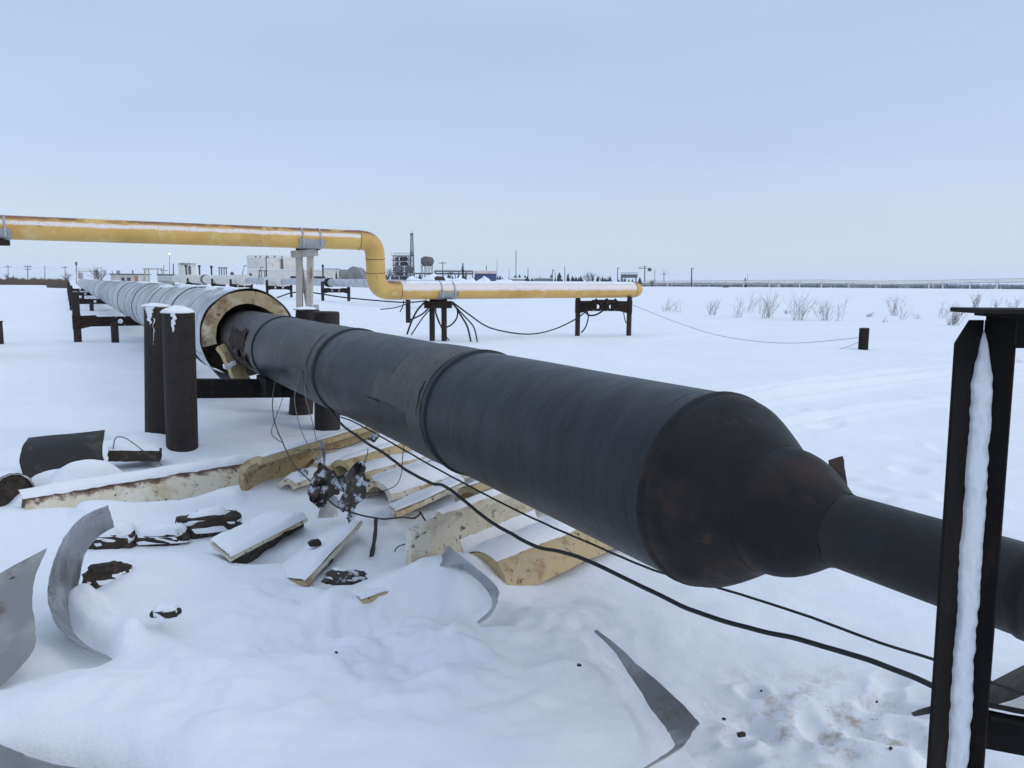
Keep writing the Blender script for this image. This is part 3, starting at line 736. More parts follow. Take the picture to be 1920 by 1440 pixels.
# clamp at the left edge, on a stand outside the frame
cL = on_line(A0, A1, -3)
tl = thing('pipe_stand', 'grey clamp and stand at the left end of the yellow pipe', 'pipe stand', (cL.x, cL.y, 0)); clamp_set(cL, dU, tl, .12)
MB().box(cL - UPZ * (YR + .07) - V((.12, 0, 0)), (.5, .3, .12)).build('saddle_plate', 'rust', tl); MB().cyl(V((cL.x - .45, cL.y, -.3)), cL - UPZ * (YR + .1) - V((.34, 0, 0)), .09, n=14).build('leg', 'greyrust', tl)
# two pile stand
cB = on_line(B0, B1, 834)
tb = thing('pipe_stand', 'two post rusty stand with hanging cables under the lower yellow run', 'pipe stand', (cB.x, cB.y, 0)); clamp_set(cB, dL, tb, .2)
for px in (810, 832.5):
    tp = P(px, 566, cB.y); MB().cyl(V((tp.x, tp.y, -.3)), tp, .08, n=16).build('leg', 'pile', tb)
MB().beam(P(796, 571, cB.y), P(847, 571, cB.y), .3, .2, UPZ).build('cap_beam', 'rust', tb, bevel=.01)
MB().beam(P(806, 562, cB.y), P(838, 562, cB.y), .24, .1, UPZ).build('saddle_plate', 'darksteel', tb)
b = P(765, 562, 24.5); MB().cyl(V((b.x, b.y, P(765, 587, 24.5).z - .3)), b, .075, n=14).build('stub_post', 'pile', tb)
# right H trestle
c = G(1131, 625); c = P(1131, 625, 26.0); c.z = P(1131, 625, 26.0).z
tr_ = P(1181, 625, 26.15) - P(1085, 625, 25.95)
tcx = h_trestle(c, tr_, tr_.length, .0 + (P(1085, 556, 25.95).z - c.z), P(1131, 575, 26).z - c.z, .26, .082, 'pipe_stand', 'rusty H trestle with drilled crossbeam under the end of the yellow pipe', 'pipe stand', None, holes=(.36, .66))
MB().beam(P(1111, 565, 26), P(1157, 565, 26), .3, .1).beam(P(1117, 560, 26), P(1122, 568, 26), .1, .05).beam(P(1137, 560, 26), P(1139, 568, 26), .1, .09).beam(P(1153, 560, 26), P(1157, 570, 26), .1, .05).build('pipe_saddle', 'rust', tcx)
# cables tied under the yellow pipe
def cable_px(name, pts, r, label, group=None, m='cable', n=8, sides=6, cat='cable', wob=0, seed=0):
    q = [P(*t) for t in pts]; q = interp(q, n)
    if wob: q = [p + V((mn.noise(p * 9 + V((seed, 0, 0))), mn.noise(p * 9 + V((0, seed, 3))), mn.noise(p * 9 + V((2, 0, seed))))) * wob for p in q]
    return solo(MB().tube(q, r, sides), name, m, label, cat, group)
gB = 'loose cables hanging under the yellow pipe'
Yb = cB.y
cable_px('hanging_cable', [(848, 566, Yb - .2), (880, 590, Yb), (915, 613, Yb + 1), (960, 624, Yb + 1.6), (1000, 626, Yb + 2.2), (1040, 617, Yb + 2.8), (1080, 598, 25.8), (1102, 581, 25.8)], .022, 'long black cable sagging between two stands of the yellow pipe', gB)
cable_px('hanging_cable', [(849, 566, Yb - .2), (862, 588, Yb - .2), (876, 612, Yb - .2), (883, 641, Yb - .2)], .026, 'thick black cable end hanging right of the two post stand', gB)
cable_px('hanging_cable', [(848, 568, Yb - .3), (870, 592, Yb - .3), (888, 613, Yb - .3), (895, 641, Yb - .3)], .02, 'outermost thin cable end drooping right of the two post stand', gB)
cable_px('hanging_cable', [(846, 568, Yb - .3), (857, 580, Yb - .3), (856, 597, Yb - .3), (843, 611, Yb - .3), (828, 612, Yb - .3), (818, 590, Yb - .3), (817, 576, Yb - .3)], .022, 'cable loop curling between and around the two posts', gB)
cable_px('hanging_cable', [(800, 563, Yb - .3), (783, 581, Yb - .3), (772, 602, Yb - .3), (763, 627, Yb - .3)], .026, 'thick cable end hanging lowest left of the two post stand', gB)
cable_px('hanging_cable', [(804, 577, Yb - .3), (790, 590, Yb - .3), (764, 602, Yb - .3)], .022, 'stiff cable end poking sideways left of the two post stand', gB)
cable_px('hanging_cable', [(806, 580, Yb - .3), (791, 598, Yb - .3), (771, 628, Yb - .3)], .018, 'thin straight cable end left of the two post stand', gB)
cable_px('hanging_cable', [(818, 588, Yb + .2), (828, 615, Yb + .2), (837, 632, Yb + .2), (843, 639, Yb + .2)], .018, 'thin cable end between the two posts reaching the snow', gB)
cable_px('hanging_cable', [(520, 558, 24), (548, 549, 25), (580, 548, 26), (640, 557, 26), (700, 563, 25.5), (760, 567, 24.5), (800, 564, 23)], .022, 'long black cable running left behind the tall grey stand', gB)
cable_px('hanging_cable', [(757, 563, 23.5), (756, 572, 23.5), (750, 585, 23.5)], .016, 'short cable end beside the small stub post', gB)
cable_px('hanging_cable', [(762, 570, 23.5), (740, 577, 23.5), (713, 580, 23.5)], .014, 'thin cable trailing onto the snow left of the stub post', gB)
cable_px('hanging_cable', [(1095, 583, 25.7), (1105, 591, 25.7), (1118, 590, 25.7), (1131, 582, 25.7)], .028, 'short cable loop under the drilled crossbeam', gB)
cable_px('hanging_cable', [(1100, 580, 25.7), (1103, 595, 25.7), (1098, 613, 25.7), (1090, 624, 25.7)], .022, 'cable dropping to the snow beside the left post of the H trestle', gB)
cable_px('hanging_cable', [(1169, 583, 25.8), (1171, 596, 25.8), (1174, 606, 25.8)], .016, 'short thin cable by the right post of the H trestle', gB)

# stake with its thin wire
sk = P(1618, 658, 20.2)
st_ = thing('marker_stake', 'dark square stake standing alone in the snow field', 'stake', (sk.x, sk.y, sk.z))
tz = P(1618, 615, 20.2).z
MB().box(V((sk.x, sk.y, (tz + sk.z - .3) / 2)), (.205, .14, tz - sk.z + .3), (V((.95, .31, 0)), V((-.31, .95, 0)), UPZ)).build('stake_body', 'darksteel', st_, bevel=.008)
MB().box(V((sk.x + .03, sk.y, tz + .012)), (.12, .08, .024), (V((.95, .31, 0)), V((-.31, .95, 0)), UPZ)).build('snow_cap', 'snow', st_, bevel=.008)
cable_px('sagging_wire', [(1185, 571, 26), (1260, 601, 24), (1340, 627, 22.6), (1420, 640, 21.6), (1500, 643, 21), (1610, 633, 20.2)], .006, 'thin wire sagging from the yellow pipe end to the stake', None, 'lightwire', cat='wire')
cable_px('sagging_wire', [(1611, 641, 20.15), (1592, 649, 20), (1574, 655, 19.9)], .006, 'short thin wire slanting down left of the stake', None, 'lightwire', cat='wire')

# ------------------------------------------------------------------ torn insulation and cladding in the snow
def shell(p, q, ro, th, a0, a1, name, m, label, cat, group, snow=None, nL=22, nA=14, jag=.02, seed=0, up=UPZ, inner=None):
    """a length of pipe insulation: arc a0..a1 (degrees from up, positive to the viewer) round the axis p-q"""
    p, q = V(p), V(q); d, e1, e2 = frame(q - p, up)
    if e1.dot(EYE - p) < 0: e1 = -e1
    L = (q - p).length; t = thing(name, label, cat, (p + q) / 2, group)
    def pt(s, a, r): return p + d * s + (e2 * math.cos(a) + e1 * math.sin(a)) * r
    vs, fs, av = [], [], []; per = 2 * (nA + 1)
    for i in range(nL + 1):
        for k, r in ((0, ro), (1, ro - th)):
            for j in range(nA + 1):
                jj = j if not k else nA - j; a = rad(a0 + (a1 - a0) * jj / nA)
                s = L * i / nL; w = pt(s, a, r); nz_ = mn.noise(w * 6 + V((seed, 0, 0))); n2 = mn.noise(w * 22 + V((0, seed, 0)))
                edge = 1 if jj in (0, nA) else 0
                w = pt(s + (jag * (nz_ + .5 * n2) if i in (0, nL) else 0), a + edge * (.02 * nz_ + .02 * n2) / max(ro, .1) * .35, r + .006 * nz_ + .003 * n2)
                vs.append(w); av.append(jj / nA + .001)
    for i in range(nL):
        for j in range(per): fs.append((i * per + j, i * per + (j + 1) % per, (i + 1) * per + (j + 1) % per, (i + 1) * per + j))
    for i in (0, nL):
        for j in range(nA): fs.append((i * per + j, i * per + j + 1, i * per + per - 2 - j, i * per + per - 1 - j))
    MB().add(vs, fs, av).build('insulation_body', m, t, 50)
    for (b0, b1, s0, s1, h, out) in (snow or ()):
        rows = []
        for i in range(nL * 2 + 1):
            f = i / (nL * 2); ed = min(1, 9 * f, 9 * (1 - f)); row = []
            for j in range(9):
                u = j / 8; sw = mn.noise(V((f * L * 6, u * 2, seed + 5)))
                a = rad(b0 + (b1 - b0) * u + (2.4 * sw + 2.2 * mn.noise(V((f * L * 17, u, seed))) if j in (0, 8) else 0))
                bulge = (4 * u * (1 - u)) ** .6
                rr = (ro + .003 + h * bulge * (.75 + .5 * sw) * ed) if out else (ro - th - .003 - h * bulge * (.75 + .5 * sw) * ed)
                row.append(pt(L * (s0 + (s1 - s0) * f), a, rr))
            rows.append(row)
        MB().grid(rows).build('snow_cap', 'snow', t, 70)
    return t
gi = 'pale insulation shells torn off the pipe'
# long beam across the left of the heap
def gp(px, py, z): return G(px, py, z)
shell(gp(38, 985, -.05) , gp(478, 905, -.05), .26, .08, 26, 94, 'insulation_shell', 'foamedge', 'longest cream insulation shell with rusty upper edge, lying left of the heap', 'insulation', gi, snow=((4, 33, 0.0, 1, .035, True),), seed=2)
# trough lying open to the viewer behind the hanging scraps
shell(gp(484, 905, .11), gp(735, 820, .13), .20, .05, -172, 12, 'insulation_shell', 'foamtan', 'open insulation trough at the foot of the dark piles', 'insulation', gi, snow=((-30, 8, .02, 1, .02, True), (-172, -120, .05, 1, .05, False)), seed=4)
shell(gp(600, 905, .03), gp(800, 835, .05), .17, .05, -80, 70, 'insulation_shell', 'foamtan', 'tan edged insulation shell under snow just below the open trough', 'insulation', gi, snow=((-80, 30, 0, 1, .05, True),), seed=5)
shell(gp(676, 918, .02), gp(850, 868, .04), .17, .05, -70, 86, 'insulation_shell', 'foam', 'black speckled insulation shell right of the hanging scraps', 'insulation', gi, snow=((-75, 25, 0, 1, .045, True),), seed=6)
shell(gp(708, 950, -.02), gp(905, 890, .0), .20, .05, -70, 66, 'insulation_shell', 'foam', 'nearly buried insulation shell showing one thin brown edge', 'insulation', gi, snow=((-75, 52, 0, 1, .04, True),), seed=7)
blk = shell(gp(792, 1040, -.09), gp(1000, 950, -.07), .33, .13, 22, 88, 'insulation_shell', 'foam', 'thick insulation block with rotten brown end, under the black pipe', 'insulation', gi, snow=((18, 30, 0.02, 1, .02, True),), seed=8, jag=.03)
p_, q_ = gp(792, 1040, -.09), gp(1000, 950, -.07); d_, e1_, e2_ = frame(q_ - p_)
if e1_.dot(EYE - p_) < 0: e1_ = -e1_
pc = []
for i in range(26):
    a = 2 * math.pi * i / 26; k_ = 1 + .45 * mn.noise(V((math.cos(a) * 2, math.sin(a) * 2, 3))); am = rad(52) + rad(17) * math.cos(a) * k_; rm = .262 + .043 * math.sin(a) * k_
    pc.append(p_ - d_ * .055 + (e2_ * math.cos(am) + e1_ * math.sin(am)) * rm)
MB().prism(pc, d_ * .08).build('rotten_core', 'foamdark', blk)
shell(gp(880, 945, .10), gp(985, 905, .10), .13, .04, -150, 40, 'insulation_shell', 'foamtan', 'short bent insulation piece close under the black pipe', 'insulation', gi, snow=((-100, 0, 0, 1, .02, True),), seed=9)
shell(gp(822, 1052, .20), gp(1050, 955, .22), .26, .05, -178, -55, 'insulation_shell', 'foam', 'grey stained insulation shell behind the bent grey sheet', 'insulation', gi, snow=((-150, -100, .35, 1, .02, False),), seed=10, jag=.03)
shell(gp(905, 1105, .01), gp(1150, 1000, .02), .21, .06, -70, 84, 'insulation_shell', 'foamtan', 'tan insulation shell nearest the viewer under the black pipe', 'insulation', gi, snow=((-74, 30, 0, 1, .04, True),), seed=11)
shell(gp(300, 868, .02), gp(203, 868, .06), .14, .05, -80, 70, 'insulation_shell', 'foamdark', 'small brown shell end sticking from snow behind the long beam', 'insulation', gi, snow=((-80, 28, .03, 1, .05, True),), seed=13, jag=.04)
ea, eb = P(26, 926, 5.75), P(-110, 915, 6.7)
t = shell(ea, eb, .155, .012, -178, 178, 'cladding_stub', 'sheet', 'snowy round stub of cladding with a dark end at the left border', 'cladding', None, snow=((-60, 110, 0, 1, .02, True),), seed=14)
MB().lathe(ea + (eb - ea).normalized() * .03, (eb - ea), [(0, .005), (0, .146), (.03, .146)], 24, caps=(True, False)).build('end_wall', 'foamdark', t)

shell(gp(640, 892, .10), gp(842, 826, .12), .13, .045, -60, 66, 'insulation_shell', 'foamtan', 'narrow tan shell between the scraps and the pipe, below the cables', 'insulation', gi, snow=((-62, 12, 0, 1, .03, True),), seed=21)
shell(gp(868, 1000, .08), gp(1075, 920, .10), .13, .045, -50, 72, 'insulation_shell', 'foamtan', 'brown stained shell lying between the thick block and the stained trough', 'insulation', gi, snow=((-52, 14, .0, 1, .025, True),), seed=26)
shell(gp(1010, 1040, .0), gp(1180, 968, .02), .15, .05, -60, 70, 'insulation_shell', 'foam', 'cream shell furthest right beneath the black pipe', 'insulation', gi, snow=((-62, 20, 0, 1, .03, True),), seed=24)
shell(gp(540, 925, .01), gp(690, 872, .03), .12, .045, -60, 60, 'insulation_shell', 'foam', 'buried shell directly behind the left hanging scrap', 'insulation', gi, snow=((-62, 42, 0, 1, .03, True),), seed=25)
# slabs lying on the snow
def slab(corners, th, name, m, label, cat, group, snow_h=.05, under='foamdark', over=(0, 0, 0, 0), seed=0):
    """a flat piece of insulation through four 3D corners (a b c d), snow piled on its top"""
    a, b, c, d = [V(q) for q in corners]; n = (b - a).cross(d - a).normalized(); n = n if n.z > 0 else -n
    t = thing(name, label, cat, (a + b + c + d) / 4, group)
    def bl(u, v): return (a * (1 - u) + b * u) * (1 - v) + (d * (1 - u) + c * u) * v
    N = 16
    def ragged(u, v, k):
        w = bl(u, v); e = (u in (0, 1)) or (v in (0, 1)); 
        return w + (V((mn.noise(w * 15 + V((seed, k, 0))), mn.noise(w * 15 + V((0, seed, k))), 0)) * .012 if e else V((0, 0, 0))) + n * (.004 * mn.noise(w * 20))
    rows = [[ragged(i / N, j / N, 0) for j in range(N + 1)] for i in range(N + 1)]
    MB().grid(rows, -th if (rows[1][0] - rows[0][0]).cross(rows[0][1] - rows[0][0]).dot(n) > 0 else th).build('insulation_body', m, t, 45)
    rows = []
    for i in range(N + 1):
        row = []
        for j in range(N + 1):
            u, v = i / N, j / N; e = min(1, 7 * u + over[0], 7 * (1 - u) + over[1], 7 * v + over[2], 7 * (1 - v) + over[3]); e = max(0, e) ** .5
            w = bl(u, v); row.append(w + n * (.003 + snow_h * e * (.7 + .6 * mn.noise(w * 4 + V((seed, 0, 0))) + .12 * mn.noise(w * 17))))
        rows.append(row)
    MB().grid(rows).build('snow_cap', 'snow', t, 80)
    return t
gsl = 'flat insulation slabs leaning in the snow'
slab((G(432, 1046, .10), G(576, 972, .13), G(500, 968, .16), G(395, 1018, .12)), .022, 'insulation_board', 'foam', 'raised snow covered slab with a black hollow below its speckled edge', 'insulation', gsl, .055, over=(.3, .6, 0, .5), seed=1)
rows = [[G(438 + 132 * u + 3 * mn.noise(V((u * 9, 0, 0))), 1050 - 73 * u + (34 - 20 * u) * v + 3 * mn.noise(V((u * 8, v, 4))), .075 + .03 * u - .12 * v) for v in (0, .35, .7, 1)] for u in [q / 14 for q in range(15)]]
solo(MB().grid(rows, .02), 'lump_or_shade', 'foamdark', 'dark sheet standing in for the shade in the hollow under the raised slab', 'insulation')  # dark sheet below the slab edge, shade of the void put into its colour
slab((G(598, 872, .14), G(706, 826, .15), G(690, 812, .12), G(582, 856, .10)), .05, 'insulation_board', 'foamtan', 'tan board lying in the open trough behind the scraps', 'insulation', gsl, .012, over=(.0, .5, .5, 0), seed=7)
slab((G(705, 902, .16), G(826, 858, .17), G(806, 846, .14), G(688, 888, .12)), .05, 'insulation_board', 'foam', 'black speckled board propped beside the hanging scraps', 'insulation', gsl, .012, over=(.0, .3, .3, 0), seed=8)
slab((G(742, 962, .12), G(872, 905, .13), G(862, 893, .10), G(728, 948, .08)), .035, 'insulation_board', 'foam', 'snowy board with a thin brown edge between the scraps and the block', 'insulation', gsl, .03, over=(.3, .5, .1, .4), seed=9)
slab((G(573, 1092, .045), G(681, 975, .12), G(640, 985, .11), G(505, 1080, -.03)), .025, 'insulation_board', 'foam', 'long pointed snow covered slab with a tan right edge', 'insulation', gsl, .04, over=(.2, 0, .05, .6), seed=2)
rows = [[G(573 + 52 * u, 1094 - 48 * u + 7 * v - 2, .02 + .02 * u - .03 * v) for v in (0, 1)] for u in [q / 10 for q in range(11)]]
solo(MB().grid(rows, .02), 'insulation_strip', 'sheetdark', 'thin dark strip along the underside of the pointed slab', 'insulation')  # dark strip drawn along the slab's underside
slab((G(677, 1126, .085), G(779, 1088, .095), G(745, 1070, .05), G(640, 1108, .03)), .02, 'insulation_board', 'foamtan', 'snow covered slab showing only a thin tan edge, left of the bent sheet', 'insulation', gsl, .03, over=(.4, .5, .0, .5), seed=3)
# rotten lumps
def lump(c, rx, ry, rz, yaw, name, label, seed, m='foamdark', tilt=0, snow=True, cat='insulation', group=None, snow_h=.03, lim=.35):
    c = V(c); R = Matrix.Rotation(yaw, 3, 'Z') @ Matrix.Rotation(tilt, 3, 'Y'); t = thing(name, label, cat, c, group)
    vs, fs = [], []; nu, nv = 28, 16; sv = []
    for j in range(nv + 1):
        ph = math.pi * j / nv
        for i in range(nu):
            a = 2 * math.pi * i / nu; w = V((math.sin(ph) * math.cos(a), math.sin(ph) * math.sin(a), math.cos(ph)))
            sq = V([math.copysign(abs(k) ** .6, k) for k in w])
            k = 1 + .28 * mn.noise(w * 1.6 + V((seed, 0, 0))) + .16 * mn.noise(w * 4 + V((0, seed, 0))) + .07 * mn.noise(w * 11)
            q = R @ V((sq.x * rx * k, sq.y * ry * k, sq.z * rz * k)); vs.append(c + q)
            up_ = max(0, min(1, (w.z + .25 * mn.noise(w * 2.2 + V((seed, 8, 0))) - lim) / .4)); sv.append(c + q * (1 + .0 * up_) + UPZ * (snow_h * up_ ** 1.2 * (1 + .4 * mn.noise(w * 3)) - .02 * (1 - up_)))
    for j in range(nv):
        for i in range(nu): fs.append((j * nu + i, j * nu + (i + 1) % nu, (j + 1) * nu + (i + 1) % nu, (j + 1) * nu + i))
    MB().add(vs, fs).build('insulation_body', m, t, 80)
    if snow:
        MB().add(sv[:nu * (nv // 2 + 1)], [f for f in fs if max(f) < nu * (nv // 2 + 1)]).build('snow_cap', 'snow', t, 80)
    return t
gl = 'rotten brown insulation lumps poking out of the snow'
lump(G(390, 985, .05), .21, .10, .085, .35, 'lump_or_shade', 'largest rotten brown lump, snow topped, above the raised slab', 1, group=gl, lim=.7)
lump(G(300, 1008, .02), .17, .08, .045, .15, 'lump_or_shade', 'flat brown lump joining the left side of the largest one', 2, group=gl, lim=.3, snow_h=.04)
lump(G(210, 1010, .03), .16, .10, .055, .15, 'lump_or_shade', 'brown lump just right of the curled sheet metal tip', 3, group=gl, lim=.45, snow_h=.04)
lump(G(202, 1082, .13), .11, .06, .065, .5, 'lump_or_shade', 'dark lump inside the curled metal hoop', 4, group=gl, lim=.85, snow_h=.015)
lump(G(311, 1148, .14), .06, .03, .022, .1, 'lump_or_shade', 'small flat brown flake on the snow mound', 5, group=gl, lim=.2, snow_h=.01)
lump(G(648, 1083, .06), .135, .03, .04, .62, 'rubber_fragment', 'black pointed fragment beside the pointed slab', 6, 'scrap', .25, group=gl, lim=.75, snow_h=.012)
lump(G(590, 1018, .11), .035, .02, .02, .8, 'lump_or_shade', 'small brown crumb on top of the pointed slab', 7, group=gl, snow=False)
lump(G(795, 1062, .02), .04, .03, .02, .2, 'lump_or_shade', 'dark crumbs in the hollow below the thick block', 8, group=gl, snow=False)
lump(G(1086, 1247, .14), .009, .006, .005, -.4, 'bark_crumb', 'tiny brown crumb alone on smooth snow left of the right sheet', 9, 'foamdark', snow=False, cat='crumb')
lump(G(1390, 1377, .01), .016, .010, .008, .3, 'bark_crumb', 'dark crumb on trampled snow right of the sheet corner', 10, 'foamdark', snow=False, cat='crumb')

R_ = random.Random(4)
for i in range(8):
    px, py = ((R_.uniform(1330, 1740), R_.uniform(1290, 1430)) if i < 5 else (R_.uniform(420, 1100), R_.uniform(1010, 1350)))
    s_ = R_.uniform(.003, .008)
    lump(GG(px, py, .004), s_, s_ * .7, s_ * .6, R_.uniform(0, 3), 'bark_crumb', 'tiny brown crumb on the trampled snow left of the post' if i < 5 else 'tiny brown crumb on the untrodden snow in front of the heap', 30 + i, snow=False, cat='crumb', group='crumbs on trampled snow' if i < 5 else 'crumbs on untrodden snow')
# sheets of metal cladding, each lofted between two edge curves
def loft(e0, e1, n=6, m=8, th=.003, bulge=0):
    A, B = interp(e0, n), interp(e1, n); k = min(len(A), len(B)); rows = []
    for i in range(k):
        rows.append([(lambda q: q + V((mn.noise(q * 7), mn.noise(q * 7 + V((5, 0, 0))), mn.noise(q * 6 + V((0, 5, 0))))) * .006 + V((mn.noise(q * 40), mn.noise(q * 40 + V((5, 0, 0))), 0)) * (.004 if j in (0, m) or i in (0, k - 1) else .001))(A[i].lerp(B[i], j / m)) for j in range(m + 1)])
    return MB().grid(rows, th)
gc = 'curved sheets of cladding lying in the snow'
def PX(px, py, z): return G(px, py, z)
def hoop(px, py, Y): return P(px, py, Y)
e0 = [hoop(203, 946, 3.95), hoop(160, 966, 3.86), hoop(124, 1000, 3.78), hoop(100, 1050, 3.70), hoop(90, 1100, 3.62), hoop(94, 1142, 3.55), hoop(107, 1176, 3.48), hoop(142, 1207, 3.42), hoop(182, 1228, 3.38), hoop(222, 1240, 3.37)]
e1 = [hoop(214, 988, 4.06), hoop(182, 1008, 4.02), hoop(160, 1038, 3.98), hoop(149, 1080, 3.94), hoop(146, 1120, 3.90), hoop(148, 1155, 3.84), hoop(156, 1180, 3.76), hoop(174, 1203, 3.66), hoop(198, 1218, 3.58), hoop(230, 1226, 3.52)]
solo(loft(e0, e1), 'cladding_hoop', 'sheet', 'shiny grey strip of cladding curled up like a hoop out of the snow', 'cladding', gc)
e0 = [hoop(86, 1028, 3.62), hoop(66, 1078, 3.50), hoop(60, 1125, 3.40), hoop(66, 1170, 3.30), hoop(60, 1220, 3.2), hoop(10, 1280, 3.05)]
e1 = [hoop(-60, 1105, 3.45), hoop(-80, 1140, 3.38), hoop(-90, 1180, 3.3), hoop(-95, 1220, 3.22), hoop(-100, 1270, 3.12), hoop(-110, 1330, 3.0)]
solo(loft(e0, e1), 'cladding_plate', 'sheetwarm', 'dull grey plate of cladding leaning at the left border', 'cladding', gc)
e0 = [PX(-60, 1362, .16), PX(0, 1396, .14), PX(60, 1420, .12), PX(130, 1438, .10), PX(220, 1458, .08)]
e1 = [PX(-60, 1440, -.1), PX(0, 1476, -.12), PX(60, 1496, -.12), PX(130, 1508, -.12), PX(220, 1520, -.12)]
solo(loft(e0, e1), 'cladding_plate', 'sheetwarm', 'edge of a snow filled cladding sheet in the bottom left corner', 'cladding', gc)
# right sheet with the lip
e0 = [PX(1118, 1180, .125), PX(1160, 1214, .145), PX(1200, 1249, .155), PX(1258, 1301, .165), PX(1296, 1339, .17), PX(1309, 1352, .172), PX(1312, 1356, .172), PX(1307, 1361, .168), PX(1291, 1381, .15), PX(1276, 1400, .13), PX(1215, 1440, .13), PX(1150, 1475, .10)]
e1 = [PX(1114, 1184, .115), PX(1150, 1220, .12), PX(1178, 1262, .12), PX(1214, 1318, .12), PX(1240, 1352, .122), PX(1249, 1366, .124), PX(1252, 1372, .124), PX(1256, 1378, .122), PX(1262, 1391, .118), PX(1260, 1404, .105), PX(1209, 1438, .09), PX(1146, 1473, .07)]
solo(loft(e0, e1, 6, 8, .004), 'cladding_plate', 'sheetwarm', 'large snow filled cladding sheet with a pointed corner, bottom centre right', 'cladding', gc)
# bent sheet left of the tan shell
e0 = [PX(838, 1022, .25), PX(868, 1045, .25), PX(900, 1072, .22), PX(934, 1104, .19), PX(930, 1135, .13), PX(917, 1155, .08), PX(898, 1168, .05)]
e1 = [PX(816, 1064, .17), PX(836, 1060, .20), PX(872, 1072, .18), PX(912, 1104, .15), PX(923, 1132, .10), PX(911, 1152, .06), PX(894, 1166, .03)]
solo(loft(e0, e1, 6, 6, .004), 'cladding_sheet', 'sheet', 'grey sheet bent over a snow mound, its edge curling at the right', 'cladding', gc)
e0 = [PX(702, 972, .12), PX(700, 1000, .08), PX(693, 1045, .02)]; e1 = [PX(708, 974, .10), PX(706, 1000, .06), PX(700, 1042, .0)]
solo(loft(e0, e1, 6, 2, .004), 'cladding_strip', 'sheetdark', 'thin upright strip right of the pointed slab', 'cladding', gc)
e0 = [P(596, 972, 5.2), P(603, 945, 5.25), P(612, 925, 5.3)]; e1 = [P(632, 968, 5.3), P(634, 945, 5.35), P(632, 930, 5.4)]
solo(loft(e0, e1, 6, 3, .004), 'cladding_strip', 'sheet', 'small pale sheet standing behind the hanging scraps', 'cladding', gc)
e0 = [P(597, 825, 5.35), P(602, 845, 5.35), P(606, 872, 5.3)]; e1 = [P(608, 830, 5.4), P(609, 848, 5.38), P(608, 872, 5.32)]
solo(loft(e0, e1, 6, 3, .004), 'cladding_strip', 'sheet', 'narrow curled metal strip above the left hanging scrap', 'cladding', gc)
# dark tarred sheet at the upper left
e0 = [P(53, 821, 6.55), P(42, 838, 6.32), P(37, 860, 6.18), P(41, 885, 6.1), P(52, 908, 6.08), P(66, 925, 6.1)]
e1 = [P(197, 807, 6.9), P(195, 822, 6.72), P(192, 842, 6.6), P(195, 862, 6.55), P(203, 885, 6.52), P(215, 905, 6.5)]
solo(loft(e0, e1, 6, 14, .004), 'cladding_sheet', 'sheetdark', 'dark tarred half round sheet with snow inside, upper left', 'cladding', gc)
# scrap beyond the reducer and the sheet behind the post
e0 = [P(1553, 862, 4.6), P(1557, 900, 4.5), P(1560, 945, 4.4)]; e1 = [P(1579, 855, 4.75), P(1585, 893, 4.62), P(1594, 945, 4.5)]
solo(loft(e0, e1, 6, 4, .006), 'cladding_sheet', 'rust', 'brown scrap of sheet standing beyond the thin pipe', 'cladding', gc)
e0 = [PX(1708, 1340, .02), PX(1770, 1318, .07), PX(1850, 1286, .13), PX(1930, 1246, .2), PX(2020, 1200, .22)]
e1 = [PX(1712, 1344, .0), PX(1780, 1334, .0), PX(1860, 1322, .0), PX(1930, 1300, .0), PX(2020, 1280, .0)]
solo(loft(e0, e1, 6, 6, .006), 'cladding_sheet', 'sheetdark', 'dark curved sheet behind the foot of the right post', 'cladding', gc)

# torn tar paper hanging in the wires
def ragged(outline, Y, dY, name, label, seed, m='scrap'):
    """irregular sheet: outline in picture columns/rows at distance Y, wrinkled and given thickness"""
    pts = []
    n = len(outline)
    for i in range(n):
        a, b = outline[i], outline[(i + 1) % n]
        for k in range(5):
            t = k / 5; x, y = a[0] + (b[0] - a[0]) * t, a[1] + (b[1] - a[1]) * t
            pts.append((x + 3.2 * mn.noise(V((x * .13, y * .13, seed))) + 2 * mn.noise(V((x * .4, y * .4, seed))), y + 3.2 * mn.noise(V((x * .13, y * .13, seed + 5))) + 2 * mn.noise(V((x * .4, y * .4, seed + 8)))))
    bm = bmesh.new(); x0 = sum(p[0] for p in pts) / len(pts)
    f = bm.faces.new([bm.verts.new(P(x, y, Y + dY * (x - x0))) for x, y in pts])
    bmesh.ops.triangulate(bm, faces=bm.faces[:]); bmesh.ops.subdivide_edges(bm, edges=bm.edges[:], cuts=3, use_grid_fill=True)
    bmesh.ops.triangulate(bm, faces=bm.faces[:])
    for v in bm.verts: v.co += V((0, 1, .2)) * (.022 * mn.noise(v.co * 12 + V((seed, 0, 0))) + .006 * mn.noise(v.co * 40))
    g = bmesh.ops.extrude_face_region(bm, geom=bm.faces[:])
    for v in [q for q in g['geom'] if isinstance(q, bmesh.types.BMVert)]: v.co += V((.004, .018, 0))
    bmesh.ops.recalc_face_normals(bm, faces=bm.faces)
    me = bpy.data.meshes.new(name); bm.to_mesh(me); bm.free(); me.materials.append(M[m])
    o = bpy.data.objects.new(name, me); C.objects.link(o); return tag(o, label, 'scrap', 'tar paper scraps hanging on wires')
ragged([(598, 870), (607, 874), (622, 884), (631, 902), (640, 915), (633, 928), (616, 932), (612, 945), (596, 953), (582, 944), (575, 922), (583, 900), (592, 882)], 5.1, .0015, 'tar_paper_scrap', 'drop shaped black scrap hanging left, snow caught on it', 1)
ragged([(671, 864), (683, 868), (682, 888), (690, 905), (682, 935), (670, 945), (660, 958), (668, 966), (656, 981), (650, 972), (654, 960), (638, 958), (634, 940), (642, 926), (638, 908), (648, 888)], 5.05, -.0015, 'tar_paper_scrap', 'ragged black scrap with tail hanging right, snow caught on it', 2)
